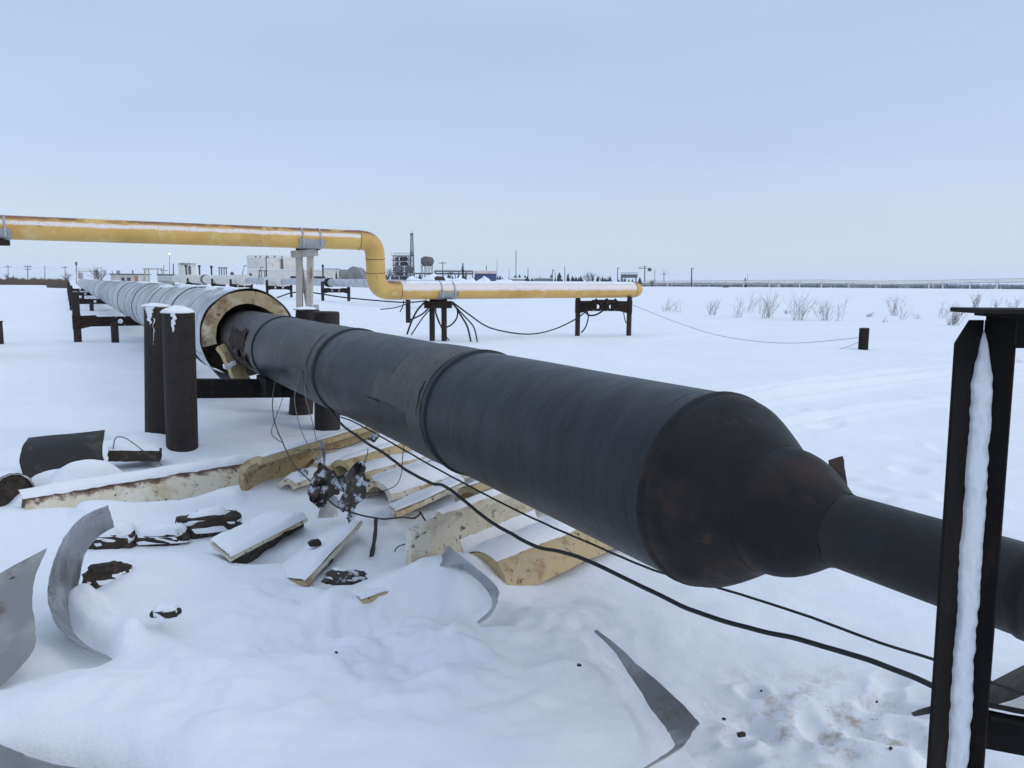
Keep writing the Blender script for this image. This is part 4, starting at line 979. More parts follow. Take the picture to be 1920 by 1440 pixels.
ragged([(560, 880), (573, 884), (574, 892), (564, 896), (558, 890)], 5.15, 0, 'tar_paper_scrap', 'small black knot of scrap on the wire at the left', 3)
ragged([(690, 822), (698, 816), (709, 812), (706, 824), (703, 830), (696, 826)], 5.3, 0, 'tar_paper_scrap', 'tiny black scrap caught on the cables', 4)
gw = 'thin wires hanging round the pipe'
def wire(pts, r, label, m='wire', seed=0, wob=.004): cable_px('tie_wire', pts, r, label, gw, m, 8, 5, 'wire', wob, seed)
wire([(566, 632, 7.9), (545, 665, 7.55), (522, 700, 7.3), (513, 730, 6.8), (511, 760, 6.3), (516, 795, 5.8), (530, 830, 5.4), (548, 868, 5.2), (575, 895, 5.1), (600, 920, 5.05)], .0045, 'wire from the pipe down through the small black knot', seed=1)
wire([(625, 613, 6.9), (590, 645, 6.75), (565, 690, 6.65), (553, 740, 6.2), (556, 775, 5.8), (570, 820, 5.4), (590, 850, 5.2), (599, 872, 5.1)], .0035, 'pale wire looped over the pipe to the left scrap', 'lightwire', 2)
wire([(650, 612, 6.7), (610, 640, 6.6), (578, 690, 6.5), (572, 735, 6.2), (585, 790, 5.6), (595, 835, 5.3), (602, 868, 5.12)], .003, 'second pale wire looped over the pipe', 'lightwire', 3)
wire([(531, 745, 6.6), (520, 775, 6.2), (510, 805, 5.8), (512, 818, 5.5), (530, 830, 5.4)], .003, 'short slack wire loop left of the crossbeam pile', seed=4)
wire([(690, 842, 5.3), (687, 858, 5.15), (684, 868, 5.05)], .003, 'short wire holding up the right scrap', seed=5)
wire([(606, 872, 5.1), (625, 905, 5.08), (645, 922, 5.06), (680, 926, 5.1), (715, 922, 5.2), (742, 910, 5.3), (752, 890, 5.4), (755, 860, 5.5), (757, 835, 5.6)], .003, 'thin wire swinging right from the scraps to the heap', seed=6)
wire([(614, 936, 5.08), (632, 950, 5.05), (668, 964, 5.0), (690, 970, 5.0), (715, 973, 5.0), (750, 970, 4.95), (775, 972, 4.92), (786, 966, 4.9), (788, 960, 4.9), (793, 970, 4.9), (797, 976, 4.9)], .006, 'twisted dark wire from the scraps to the thick block', seed=7, wob=.008)
wire([(553, 845, 5.3), (595, 843, 5.3), (640, 840, 5.35), (690, 822, 5.4)], .003, 'thin wire crossing in front of the open trough', seed=8)
wire([(212, 842, 6.3), (215, 825, 6.3), (222, 819, 6.3), (240, 824, 6.3), (275, 850, 6.2), (303, 872, 6.1)], .004, 'bent wire arching over the small brown shell end', seed=9, wob=.002)
wire([(740, 1035, 4.6), (745, 1026, 4.6), (760, 1020, 4.65), (775, 1018, 4.7)], .004, 'short wire end curling left of the thick block', seed=10)
wire([(60, 905, 6.1), (66, 918, 6.0), (78, 935, 5.9)], .004, 'short wire below the dark tarred sheet', seed=11)

# the two cables running along the pipe to the post
def run(pts, Ya, Yb):
    L = [0]
    for a, b in zip(pts[:-1], pts[1:]): L.append(L[-1] + math.hypot(b[0] - a[0], b[1] - a[1]))
    return [(x, y, 1 / (1 / Ya + (1 / Yb - 1 / Ya) * l / L[-1])) for (x, y), l in zip(pts, L)]
ca = run([(618, 765), (640, 795), (690, 832), (720, 850), (760, 880), (800, 902), (815, 908), (832, 911), (870, 938), (920, 978), (1000, 1022), (1050, 1034), (1100, 1050), (1200, 1098), (1300, 1145), (1400, 1176), (1500, 1200), (1600, 1228), (1700, 1265), (1760, 1291), (1850, 1328), (1960, 1362)], 6.4, 2.1)
cable_px('power_cable', ca, .0095, 'thick black cable sweeping below the pipe to the right post', 'cables running along the black pipe', n=8, sides=10, wob=.003, seed=3)
cb = run([(640, 782), (665, 792), (720, 822), (800, 868), (900, 922), (1000, 972), (1100, 1016), (1190, 1055), (1260, 1080), (1330, 1097), (1500, 1150), (1650, 1205), (1770, 1243), (1860, 1280), (1960, 1315)], 6.3, 2.3)
cable_px('power_cable', cb, .0058, 'thinner black cable running close under the pipe', 'cables running along the black pipe', n=8, sides=8, wob=.002, seed=4)

# ------------------------------------------------------------------ steel post at the right
pY = 1.45
pb = P(1793, 1440, pY)
po = thing('angle_iron_frame', 'dark angle iron post packed with snow, close at the right', 'post', (pb.x, pb.y, 0))
top_l, bot_l = P(1797, 600, pY), P(1742, 1440, pY)
top_c, bot_c = P(1846, 600, pY + .045), P(1790, 1440, pY + .045)
top_r, bot_r = P(1906, 600, pY - .005), P(1843, 1440, pY - .005)
def down(t, b, z=-.3): return t + (b - t) * ((t.z - z) / (t.z - b.z))
bl_, bc_, br_ = down(top_l, bot_l), down(top_c, bot_c), down(top_r, bot_r)
th = .006
nL_ = (top_c - top_l).cross(bl_ - top_l).normalized(); nR_ = (top_r - top_c).cross(bc_ - top_c).normalized()
if nL_.y < 0: nL_ = -nL_
if nR_.y < 0: nR_ = -nR_
ch = top_l + (bl_ - top_l) * .022; ch2 = top_l.lerp(top_c, .5)
mb = MB(); mb.prism([ch, ch2, top_c, bc_, bl_], nL_ * th); mb.prism([top_c, top_r, br_, bc_], nR_ * th)
mb.build('angle_post', 'post', po, bevel=.0012)
# packed snow in the corner
rows = []; n = 220
for i in range(n + 1):
    t = i / n; c = (top_c + (bot_c - top_c) * (.022 + 1.1 * t)); l = (top_l - top_c); r_ = top_r - top_c
    env = min(1, t * 9) ** .7
    wl = (.37 + .07 * mn.noise(V((t * 8, 0, 0))) + .05 * mn.noise(V((t * 34, 0, 0))) + .045 * mn.noise(V((t * 57, 0, 2))) + .05 * mn.noise(V((t * 15, 9, 2)))) * env
    wr = (.46 + .06 * mn.noise(V((t * 7, 4, 0))) + .05 * mn.noise(V((t * 30, 4, 0))) + .045 * mn.noise(V((t * 52, 4, 2))) + .05 * mn.noise(V((t * 13, 9, 7)))) * env
    A, B = c + l * wl, c + r_ * wr; row = []
    for j in range(13):
        u = j / 12; w = A.lerp(B, u); bul = .010 * (4 * u * (1 - u)) ** .7 * env * (1 + .35 * mn.noise(V((t * 26, u * 3, 9))) + .25 * mn.noise(V((t * 70, u * 6, 3))))
        row.append(w + V((-.1, -1, 0)).normalized() * (bul + (-.004 if j in (0, 12) else .001)))
    rows.append(row)
MB().grid(rows).build('packed_snow', 'snow', po, 80)
ptA, ptB = P(1850, 588, pY + .01), P(2000, 590, pY + .01)
q = P(1860, 620, pY + .015)
mb = MB(); mb.beam(P(1848, 621, pY + .055), P(2060, 621, pY + .055), .006, P(0, 587, pY).z - P(0, 653, pY).z); mb.beam(P(1848, 590, pY + .02), P(2060, 590, pY + .02), .075, .006)
mb.build('top_rail', 'post', po, bevel=.001)
MB().beam(P(1812, 582, pY), P(2060, 584, pY), .11, .0085).build('cap_plate', 'darksteel', po, bevel=.001)
mb = MB(); mb.beam(P(1838, 1368, pY + .06), P(2060, 1410, pY + .06), .006, .075); mb.beam(P(1838, 1330, pY + .03), P(2060, 1372, pY + .03), .07, .006)
mb.build('lower_rail', 'post', po, bevel=.001)
mb = MB()
rows = [[P(1850 + 40 * i, 1330 + 8 * i - 4 * math.sin(j * 1.05) + 2 * mn.noise(V((i * .7, j, 0))), pY + .0 + .02 * j) for j in range(4)] for i in range(6)]
mb.grid(rows).build('stuck_snow', 'snow', po, 80)

# ------------------------------------------------------------------ bare willow shrubs in the snow at the right
def shrub_mb(base, h, n, spread, seed, r0, lean=0.0, twigs=3):
    R = random.Random(seed); mb = MB()
    for i in range(n):
        a = R.uniform(0, 2 * math.pi); tilt = R.uniform(.05, spread); L = h * R.uniform(.55, 1.05)
        d = V((math.cos(a) * math.sin(tilt) + lean, math.sin(a) * math.sin(tilt), math.cos(tilt))).normalized()
        p = base + V((R.uniform(-1, 1), R.uniform(-1, 1), 0)) * .16 * h - UPZ * .15; pts = [p]; k = 7
        for j in range(k):
            d = (d + V((R.gauss(0, .13), R.gauss(0, .13), R.gauss(.03, .08)))).normalized(); p = p + d * (L / k); pts.append(p)
        mb.tube(pts, r0 * R.uniform(.6, 1.1), 4, r0 * .3, caps=False)
        for q in range(R.randint(1, twigs + 1)):
            b = pts[R.randint(2, k - 1)]; dd = (d + V((R.gauss(0, .6), R.gauss(0, .6), R.gauss(.1, .35)))).normalized(); tp = [b]
            for j in range(3): dd = (dd + V((R.gauss(0, .2), R.gauss(0, .2), .08))).normalized(); b = b + dd * (L * .11); tp.append(b)
            mb.tube(tp, r0 * .5, 3, r0 * .22, caps=False)
    return mb
gs = 'bare willow shrubs standing in the snow field'
# column, row of the foot, row of the top, stems, spread, lean, words
SH = [(1250, 584, 556, 7, .9, .25, 'thin bare twigs just right of the yellow pipe end'),
      (1271, 586, 545, 2, .2, -.1, 'single tall curved twig right of the yellow pipe end'),
      (1336, 591, 558, 9, .35, .0, 'small upright brown shrub left of the first wide shrub'),
      (1383, 596, 552, 6, .5, .2, 'sparse shrub of crossing twigs, third from the yellow pipe'),
      (1402, 586, 553, 3, .3, .35, 'slanting pair of twigs behind the sparse crossing ones'),
      (1437, 597, 547, 13, .6, .12, 'widest leafless shrub in the middle of the snow field'),
      (1494, 600, 550, 13, .45, .08, 'tall dense shrub with a dark tuft at its left'),
      (1478, 588, 574, 8, .7, -.6, 'low dark tuft leaning left from the tall dense shrub'),
      (1533, 589, 556, 4, .3, .45, 'long slanting twigs left of the stake'),
      (1546, 601, 560, 10, .5, .0, 'shrub with bushy foot directly behind the stake'),
      (1573, 602, 550, 3, .25, .2, 'two tall thin twigs right above the stake'),
      (1622, 594, 576, 6, .6, 1.1, 'twigs lying almost flat, right above the stake'),
      (1656, 604, 590, 3, .4, .4, 'few short twigs in front of the flattened ones'),
      (1674, 592, 549, 9, .45, -.05, 'forked shrub with curled tips right of the stake'),
      (1688, 600, 565, 4, .35, .4, 'slanting thin shrub beside the forked one'),
      (1720, 598, 580, 4, .35, .0, 'short upright twigs left of the right post shrubs'),
      (1764, 596, 556, 4, .25, .3, 'tall leaning twigs left of the bushy shrub by the post'),
      (1785, 610, 570, 20, .55, .22, 'bushiest shrub, next to the top of the right post'),
      (1826, 580, 548, 10, .4, .1, 'tall shrub rising above the post cap plate'),
      (1862, 580, 555, 5, .3, .2, 'thin twigs above the middle of the post rail'),
      (1900, 580, 556, 6, .35, .1, 'thin twigs above the right end of the post rail')]
for i, (px, y0, y1, n, sp, ln, words) in enumerate(SH):
    b = GG(px, y0); h = b.y * (y0 - y1) / F * 1.15
    solo(shrub_mb(b, h, int(n * 1.7), sp, 40 + i, 0.0075 * b.y / 40, ln, 7), 'bare_shrub', 'twig', words, 'shrub', gs)
# dry stalks near the trestle
for i, (px, py, w) in enumerate(((405, 770, 'dry grass stalks in snow right of the piles'), (445, 768, 'dry grass stalks under the crossbeam'), (388, 845, 'two tiny dry flower heads beside the nearest pile'))):
    b = GG(px, py); solo(shrub_mb(b, .16, 4, .4, 90 + i, .003), 'dry_stalks', 'twig', w, 'plant', 'dry stalks near the trestle')

# ------------------------------------------------------------------ far plant: helpers in picture columns, each set at its own distance
def base_at(px, Y):
    g = P(px, 530, Y); return V((g.x, Y, gz(g.x, Y)))
def X(px, Y): return P(px, 530, Y).x
def Zt(px, py, Y): return P(px, py, Y).z
def quad_bar(mb, p, q, r): mb.beam(p, q, r, r); return mb
def pole(px, ytop, Y, r, label, group='poles along the horizon', m='wood', arms=(), cap=None, name='utility_pole', cat='pole', lean=0):
    b = base_at(px, Y); top = P(px + lean, ytop, Y); t = thing(name, label, cat, b, group)
    MB().cyl(b - UPZ * .5, top, r, r * .75, 8).build('pole_shaft', m, t)
    for dz, w in arms:
        c = top - UPZ * dz; MB().beam(c - V((w / 2, 0, 0)), c + V((w / 2, 0, 0)), r * 1.3, r * 1.3).build('crossarm', m, t)
        for sg in (-1, 0, 1): MB().cyl(c + V((sg * w * .45, 0, 0)), c + V((sg * w * .45, 0, .35)), r * .6, n=6).build('insulator', 'pale', t)
    if cap == 'lamp': MB().box(top + V((.3, 0, .1)), (.9, .35, .25)).build('lamp_head', 'dimgrey', t)
    if cap == 'lit': MB().lathe(top - UPZ * .1, UPZ, [(0, .15), (.12, .34), (.4, .36), (.55, .1)], 12).build('lamp_head', 'lamp', t)
    if cap == 'box': MB().lathe(top - UPZ * .2, UPZ, [(0, r * 2.2), (.9, r * 2.4), (1.0, r)], 10).build('head', 'dimgrey', t)
    return t
PL = [(15, 497, 300, .13, ((.7, 2.2),), None, 0, 'faint pole nearest the left border'), (52, 498, 290, .15, ((.3, 2.6), (1.3, 2.2)), None, 0, 'faint pole with double crossarm, second from the left border'),
      (84, 498, 300, .13, (), None, 0, 'plain faint pole, third from the left border'), (122, 499, 290, .13, ((.5, 1.8),), None, 0, 'faint pole left of the pipeline vanishing point'),
      (143, 496, 240, .13, (), 'box', 0, 'pole with rounded head beside the pipeline vanishing point'),
      (307, 497, 250, .11, (), None, 0, 'short dark pole left of the lit lamp pole'), (325, 494, 250, .2, (), None, 0, 'thick dark pole right of the lit lamp pole'),
      (449, 499, 260, .12, (), 'lamp', 9, 'leaning lamp pole left of the big white tank'), (480, 502, 260, .12, (), 'lamp', 9, 'leaning lamp pole in front of the white building'),
      (499, 483, 240, .2, (), 'lamp', 0, 'tall dark lamp pole in front of the big white tank'),
      (830, 491, 280, .16, ((.4, 2.6),), None, 0, 'pole with lamp crossarm above the far pipe rack'), (912, 498, 300, .17, (), None, 0, 'dark pole standing before the blue house'),
      (932, 484, 310, .07, (), None, 0, 'very thin tall pole right of the blue house'), (955, 503, 310, .07, (), None, 0, 'thin short pole left of the grey mast'),
      (990, 503, 300, .15, (), None, 0, 'plain pole right of the grey mast'), (1036, 507, 300, .17, (), 'lamp', 0, 'left of two close lamp poles above the yellow pipe'), (1041, 509, 300, .11, (), None, 0, 'right of two close poles above the yellow pipe'),
      (1059, 499, 300, .15, (), None, 0, 'tall pole left of the small spruce'), (1158, 503, 290, .16, (), 'lamp', 0, 'lamp pole left of the billboard frame'), (1228, 504, 300, .11, (), None, 0, 'thin pole right of the crane like pole'),
      (1245, 508, 300, .15, ((1.2, 1.6),), None, 0, 'small pole with crossarm left of the lone right pole'), (1297, 504, 280, .24, (), 'lamp', 0, 'lone thick pole above the far white pipe'), (1402, 513, 320, .08, (), None, 0, 'faintest pole at the right of the horizon')]
for px, yt, Y, r, arms, cap, ln, w in PL: pole(px, yt, Y, r, w, arms=arms, cap=cap, lean=ln)
pole(318, 477, 250, .09, 'thin pole with an orange lit lamp on top', cap='lit', name='lamp_pole')
# wires strung between the faint left poles
def wire_run(pts, r, label, sag=.8):
    mb = MB()
    for a, b in zip(pts[:-1], pts[1:]): mb.tube([a.lerp(b, t) - UPZ * (sag * 4 * t * (1 - t)) for t in [i / 8 for i in range(9)]], r, 3)
    solo(mb, 'overhead_wire', 'wire', label, 'wire', 'overhead wires on the horizon')
wire_run([P(-60, 499, 300), P(15, 499, 300), P(52, 499.5, 290), P(84, 499.5, 300), P(122, 501, 290)], .025, 'overhead wire strung between the faint poles at the left')
wire_run([P(1210, 503, 290), P(1245, 511, 300), P(1297, 510, 280)], .02, 'overhead wire from the crane like pole to the lone right pole')
# crane like pole with arm and transformer
t = pole(1209, 498, 290, .2, 'pole with a long side arm and hanging drum', None, name='arm_pole')
top = P(1209, 499, 290); MB().beam(P(1197, 503, 290), P(1212, 503, 290), .22, .2).beam(P(1198, 502, 290), top, .1, .1).build('arm', 'wood', t)
MB().lathe(P(1218, 508.5, 290), UPZ, [(0, .55), (.3, .7), (1.0, .72), (1.15, .3)], 12).build('drum', 'dimgrey', t); MB().beam(P(1210, 500, 290), P(1218, 503, 290), .08, .08).build('strut', 'wood', t)
# tall grey lattice mast, thin
def lattice(px, ytop, Y, w0, w1, label, name, m, n, r, extra=()):
    b = base_at(px, Y); top = P(px, ytop, Y); H = top.z - b.z; t = thing(name, label, 'tower', b); mb = MB()
    def c(k, i):
        f = k / n; w = (w0 + (w1 - w0) * f) / 2; sx_, sy_ = ((-1, -1), (1, -1), (1, 1), (-1, 1))[i % 4]; return b + V((sx_ * w, sy_ * w, H * f))
    for i in range(4): MB().beam(c(0, i), c(n, i), r * 1.5, r * 1.5).build('leg', m, t)
    for k in range(n):
        for i in range(4):
            mb.beam(c(k, i), c(k + 1, i + 1), r, r); mb.beam(c(k, i + 1), c(k + 1, i), r, r); mb.beam(c(k, i), c(k, i + 1), r, r)
    mb.build('bracing', m, t)
    for f, s_ in extra: MB().box(b + UPZ * (H * f), (s_, s_, s_ * .5)).build('platform', m, t)
    MB().cyl(top, top + UPZ * (H * .06), r * .6, n=6).build('aerial', m, t)
    return t
lattice(773, 437, 300, 1.7, .75, 'tall lattice tower rising beside the dark process tower', 'lattice_tower', 'dimgrey', 14, .11, ((.58, 1.4), (.63, 1.0), (.98, 1.1)))
lattice(967, 470, 300, .42, .36, 'tall thin grey mast standing alone in the middle of the horizon', 'lattice_mast', 'pale', 16, .08)
# big white tank
def tank(px0, px1, yt, Y, name, label, m='white', rail=True, extra=True):
    cx = (px0 + px1) / 2; r = (X(px1, Y) - X(px0, Y)) / 2; b = base_at(cx, Y); H = Zt(cx, yt, Y) - b.z; t = thing(name, label, 'tank', b)
    MB().lathe(b, UPZ, [(-.3, r), (H * .25, r), (H * .255, r + .05), (H * .26, r), (H * .5, r), (H * .505, r + .05), (H * .51, r), (H * .75, r), (H * .755, r + .05), (H * .76, r), (H, r)], 56, wob=lambda tt, a: .02 * mn.noise(V((tt, math.cos(a) * 6, math.sin(a) * 6)))).build('tank_shell', m, t)
    MB().lathe(b + UPZ * H, UPZ, [(.01, r + .12), (.18, r + .12), (.5, r * .6), (.7, .2)], 56).build('tank_roof', m, t)
    if rail:
        mb = MB()
        for i in range(36):
            a = 2 * math.pi * i / 36; p = b + V((math.cos(a) * r, math.sin(a) * r, H + .15)); mb.beam(p, p + UPZ * .9, .06, .06)
        for z in (.6, 1.0): mb.tube([b + V((math.cos(2 * math.pi * i / 36) * r, math.sin(2 * math.pi * i / 36) * r, H + .1 + z)) for i in range(37)], .04, 4)
        mb.build('railing', 'pale', t)
    if extra:
        a = rad(-52); p = b + V((math.cos(a) * (r + .3), math.sin(a) * (r + .3), 0)); MB().beam(p + UPZ * (H * .55), p + UPZ * H, .7, .7).beam(p, p + UPZ * H, .3, .12).build('ladder', 'dimgrey', t)
        for k in range(5): a = rad(-140 + 25 * k); MB().lathe(b + V((math.cos(a) * r * .7, math.sin(a) * r * .7, H + .2)), UPZ, [(0, .25), (.7, .25), (.75, .4), (1, .1)], 10).build('roof_vent', 'dimgrey', t)
    return t
tank(467, 557, 486, 305, 'storage_tank', 'big weathered white storage tank behind the low white building')
tank(337, 367, 499, 300, 'storage_tank', 'small pale tank with stairs behind the row of black stacks', extra=True)
# buildings
def house(px0, px1, yt, Y, dep, name, label, m, roof=None, rh=0, wins=(), door=None, cat='building', wm='glass'):
    x0, x1 = X(px0, Y), X(px1, Y); b = base_at((px0 + px1) / 2, Y); H = Zt((px0 + px1) / 2, yt, Y) - b.z; t = thing(name, label, cat, b); w = x1 - x0
    MB().box(b + V((0, dep / 2, H / 2 - .25)), (w, dep, H + .5)).build('wall', m, t)
    if roof:
        z = b.z + H + .004
        if rh: MB().prism([V((x0 - .3, Y - .3, z)), V((x0 - .3, Y + dep + .3, z)), V((x0 - .3, Y + dep / 2, z + rh))], V((w + .6, 0, 0))).build('roof', roof, t)
        else: MB().box(V((b.x, Y + dep / 2, z + .12)), (w + .5, dep + .5, .24)).build('roof', roof, t)
    for a, ww, z0, z1 in wins:
        cx = X(a, Y); fr = MB().box(V((cx, Y - .03, b.z + (z0 + z1) / 2)), (ww + .16, .08, z1 - z0 + .16)).build('window', 'pale', t)
        MB().box(V((cx, Y - .08, b.z + (z0 + z1) / 2)), (ww, .05, z1 - z0)).build('pane', wm, fr)
    if door: MB().box(V((X(door[0], Y), Y - .05, b.z + 1.1)), (door[1], .1, 2.2)).build('door', door[2], t)
    return t
house(466, 622, 506, 285, 12, 'plant_building', 'long low white building in front of the big white tank', 'white', 'snow', 0, [(470.5, .8, 3.0, 3.8)] + [(p, 1.6, 2.2, 2.9) for p in (508, 514, 520, 526, 532)] + [(p, 1.2, 2.2, 2.9) for p in (548, 552, 592, 597, 602, 607)])
house(607, 634, 504, 300, 8, 'grey_shed', 'grey flat roofed shed left of the round topped hangar', 'greywall', 'snow', 0, [(611, 1, 3.6, 4.3)])
house(633, 651, 506, 302, 8, 'grey_shed', 'lower pale shed joined to the round topped hangar', 'cream', 'snow', 0)
t = thing('arched_hangar', 'grey round topped hangar behind bare trees', 'building', base_at(664, 300)); b = base_at(664, 300); rh_ = (X(682, 300) - X(646, 300)) / 2
hh = Zt(664, 500, 300) - b.z
MB().prism([b + V((math.cos(a) * rh_, 0, math.sin(a) ** .8 * hh)) for a in [math.pi * i / 24 for i in range(25)]], V((0, 10, 0))).build('hangar_shell', 'greywall', t)
MB().prism([b + V((math.cos(a) * (rh_ + .15), -.2, math.sin(a) ** .8 * (hh + .12))) for a in [math.pi * i / 24 for i in range(25)]] + [b + V((math.cos(a) * (rh_ - .15), -.2, math.sin(a) ** .8 * (hh - .15))) for a in [math.pi * (24 - i) / 24 for i in range(25)]], V((0, .3, 0))).build('hangar_arch', 'pale', t)
t = house(208, 260, 515, 190, 6, 'cream_cabin', 'low cream cabin with two dark windows, left of the gantry', 'cream', 'dimgrey', 0, [(231, .75, 1.2, 1.9), (242, .75, 1.2, 1.9)], (256, .7, 'orange'))
for px, nm in ((222, 0), (224, 1)):
    MB().lathe(V((X(px, 192), 192, Zt(px, 513, 192))), UPZ, [(0, .3), (.6, .32), (.65, .38), (.8, .1)], 10).build('roof_drum', 'pale', t)
MB().cyl(V((X(212, 192), 192, Zt(212, 514, 192))), V((X(212, 192), 192, Zt(212, 507, 192))), .1, n=8).build('roof_vent', 'pale', t)
MB().cyl(V((X(250, 192), 192, Zt(250, 514, 192))), V((X(250, 192), 192, Zt(250, 507, 192))), .14, n=8).build('roof_vent', 'dimgrey', t)
house(298, 313, 516, 170, 4, 'grey_hut', 'small grey hut at the left end of the white insulated pipe', 'greywall', 'dimgrey', 0)
house(890, 930, 513, 290, 7, 'blue_house', 'blue house with snowy red roof on the horizon', 'blue', 'redroof', 1.0, [(919, 1, 1.3, 2.2), (905, 1, 1.3, 2.2)])
house(1002, 1035, 522, 300, 6, 'low_shed', 'low grey green shed above the yellow pipe', 'greenish', 'snow', 0)
house(957, 984, 523, 300, 6, 'low_shed', 'low snowy shed at the foot of the grey mast', 'pale', 'snow', .5)
# gantries and frames
def gantry(px0, px1, yt, Y, label, m='dimgrey', r=.22, brace=True, name='pipe_gantry'):
    b = base_at((px0 + px1) / 2, Y); t = thing(name, label, 'gantry', b); zt = Zt((px0 + px1) / 2, yt, Y)
    for px in (px0, px1):
        for dy in (0, 2.0): MB().beam(V((X(px, Y), Y + dy, b.z - .4)), V((X(px, Y), Y + dy, zt)), r, r).build('leg', m, t)
    for dy in (0, 2.0): MB().beam(V((X(px0, Y) - .3, Y + dy, zt + r * .6)), V((X(px1, Y) + .3, Y + dy, zt + r * .6)), r * 1.1, r * 1.2).build('top_beam', m, t)
    return t
t = gantry(272, 297, 505, 175, 'brown gantry frame left of the lit lamp pole', 'greyrust', .2)
MB().cyl(V((X(262, 175), 176, base_at(262, 175).z + .3)), V((X(272, 175), 176, Zt(272, 505, 175))), .1, n=8).build('sloping_pipe', 'greyrust', t)
MB().cyl(V((X(298, 175), 176, Zt(298, 507, 175))), V((X(312, 175), 176, Zt(312, 507, 175))), .1, n=8).build('side_pipe', 'greyrust', t)
gantry(412, 421, 503, 250, 'small dark portal frame right of the black stacks', 'dimgrey', .25, name='portal_frame')
gantry(487, 497, 508, 250, 'small dark frame in front of the white building', 'dimgrey', .2, name='portal_frame')
t = gantry(144, 178, 509, 230, 'reddish platform frame beside the bare bush at the left', 'greyrust', .16, name='platform_frame')
MB().beam(V((X(144, 230), 231, Zt(144, 503.5, 230))), V((X(165, 230), 231, Zt(165, 503.5, 230))), .07, .07).build('railing', 'pale', t)
for px in (144, 151, 158, 165): MB().beam(V((X(px, 230), 231, Zt(px, 509, 230))), V((X(px, 230), 231, Zt(px, 503.5, 230))), .06, .06).build('railing_post', 'pale', t)
MB().box(V((X(148.5, 230), 231, Zt(148, 517, 230))), (1.1, .8, 1.8)).build('cabinet', 'pale', t)
t = gantry(1166, 1193, 521, 285, 'grey billboard like frame on legs, seen against the sky', 'dimgrey', .2, name='board_frame')
b = V((X(1179.5, 285), 285, Zt(1180, 517, 285))); MB().box(b, (X(1195, 285) - X(1164, 285), .25, 1.0)).build('board', 'dimgrey', t); MB().box(b + UPZ * 1.0, (X(1195, 285) - X(1164, 285), .15, .18)).build('top_rail', 'dimgrey', t)
for px in (1164.5, 1172, 1180, 1188, 1194.5): MB().box(V((X(px, 285), 285, b.z + .5)), (.12, .12, 1.2)).build('rail_post', 'dimgrey', t)
# three black stacks
for px, yt, w in ((350, 496.5, 'left of the three black stacks above the white pipe'), (375, 497, 'middle one of the three black stacks above the white pipe'), (397.5, 498, 'right of the three black stacks above the white pipe')):
    b = base_at(px, 240); H = Zt(px, yt, 240) - b.z; t = thing('exhaust_stack', w, 'stack', b, 'black stacks above the white pipe')
    MB().lathe(b, UPZ, [(-.3, .42), (H * .3, .4), (H * .42, .24), (H - .7, .24)], 14).build('stack_shaft', 'black', t); MB().lathe(b, UPZ, [(H - .72, .24), (H - .65, .4), (H - .2, .4), (H, .3)], 14).build('stack_cap', 'black', t)
    MB().box(b + V((1.2, .5, 1.2)), (1.2, .8, 2.4)).build('fan_box', 'dimgrey', t)
b = base_at(606, 275); H = Zt(606, 496, 275) - b.z; t = thing('exhaust_stack', 'single black stack in front of the grey shed', 'stack', b)
MB().cyl(b - UPZ * .3, b + UPZ * (H - .8), .28, n=12).build('stack_shaft', 'black', t); MB().lathe(b + UPZ * (H - .8), UPZ, [(0, .28), (.05, .4), (.7, .4), (.8, .2)], 12).build('stack_cap', 'black', t)
b = base_at(436, 250); t = thing('valve_unit', 'small round grey valve unit left of the white building', 'machine', b)
MB().lathe(V((b.x, 250, Zt(436, 518, 250))), UPZ, [(0, .2), (.3, .55), (1.1, .55), (1.4, .2)], 12).build('valve_body', 'dimgrey', t); MB().beam(V((b.x, 250, Zt(436, 516, 250))), V((X(462, 250), 250, Zt(462, 516, 250))), .14, .14).box(V((X(454, 250), 250, Zt(454, 517.5, 250))), (2.4, .6, .5)).build('valve_pipe', 'dimgrey', t)
MB().cyl(b - UPZ * .3, V((b.x, 250, Zt(436, 518, 250))), .12, n=8).build('stem', 'dimgrey', t)
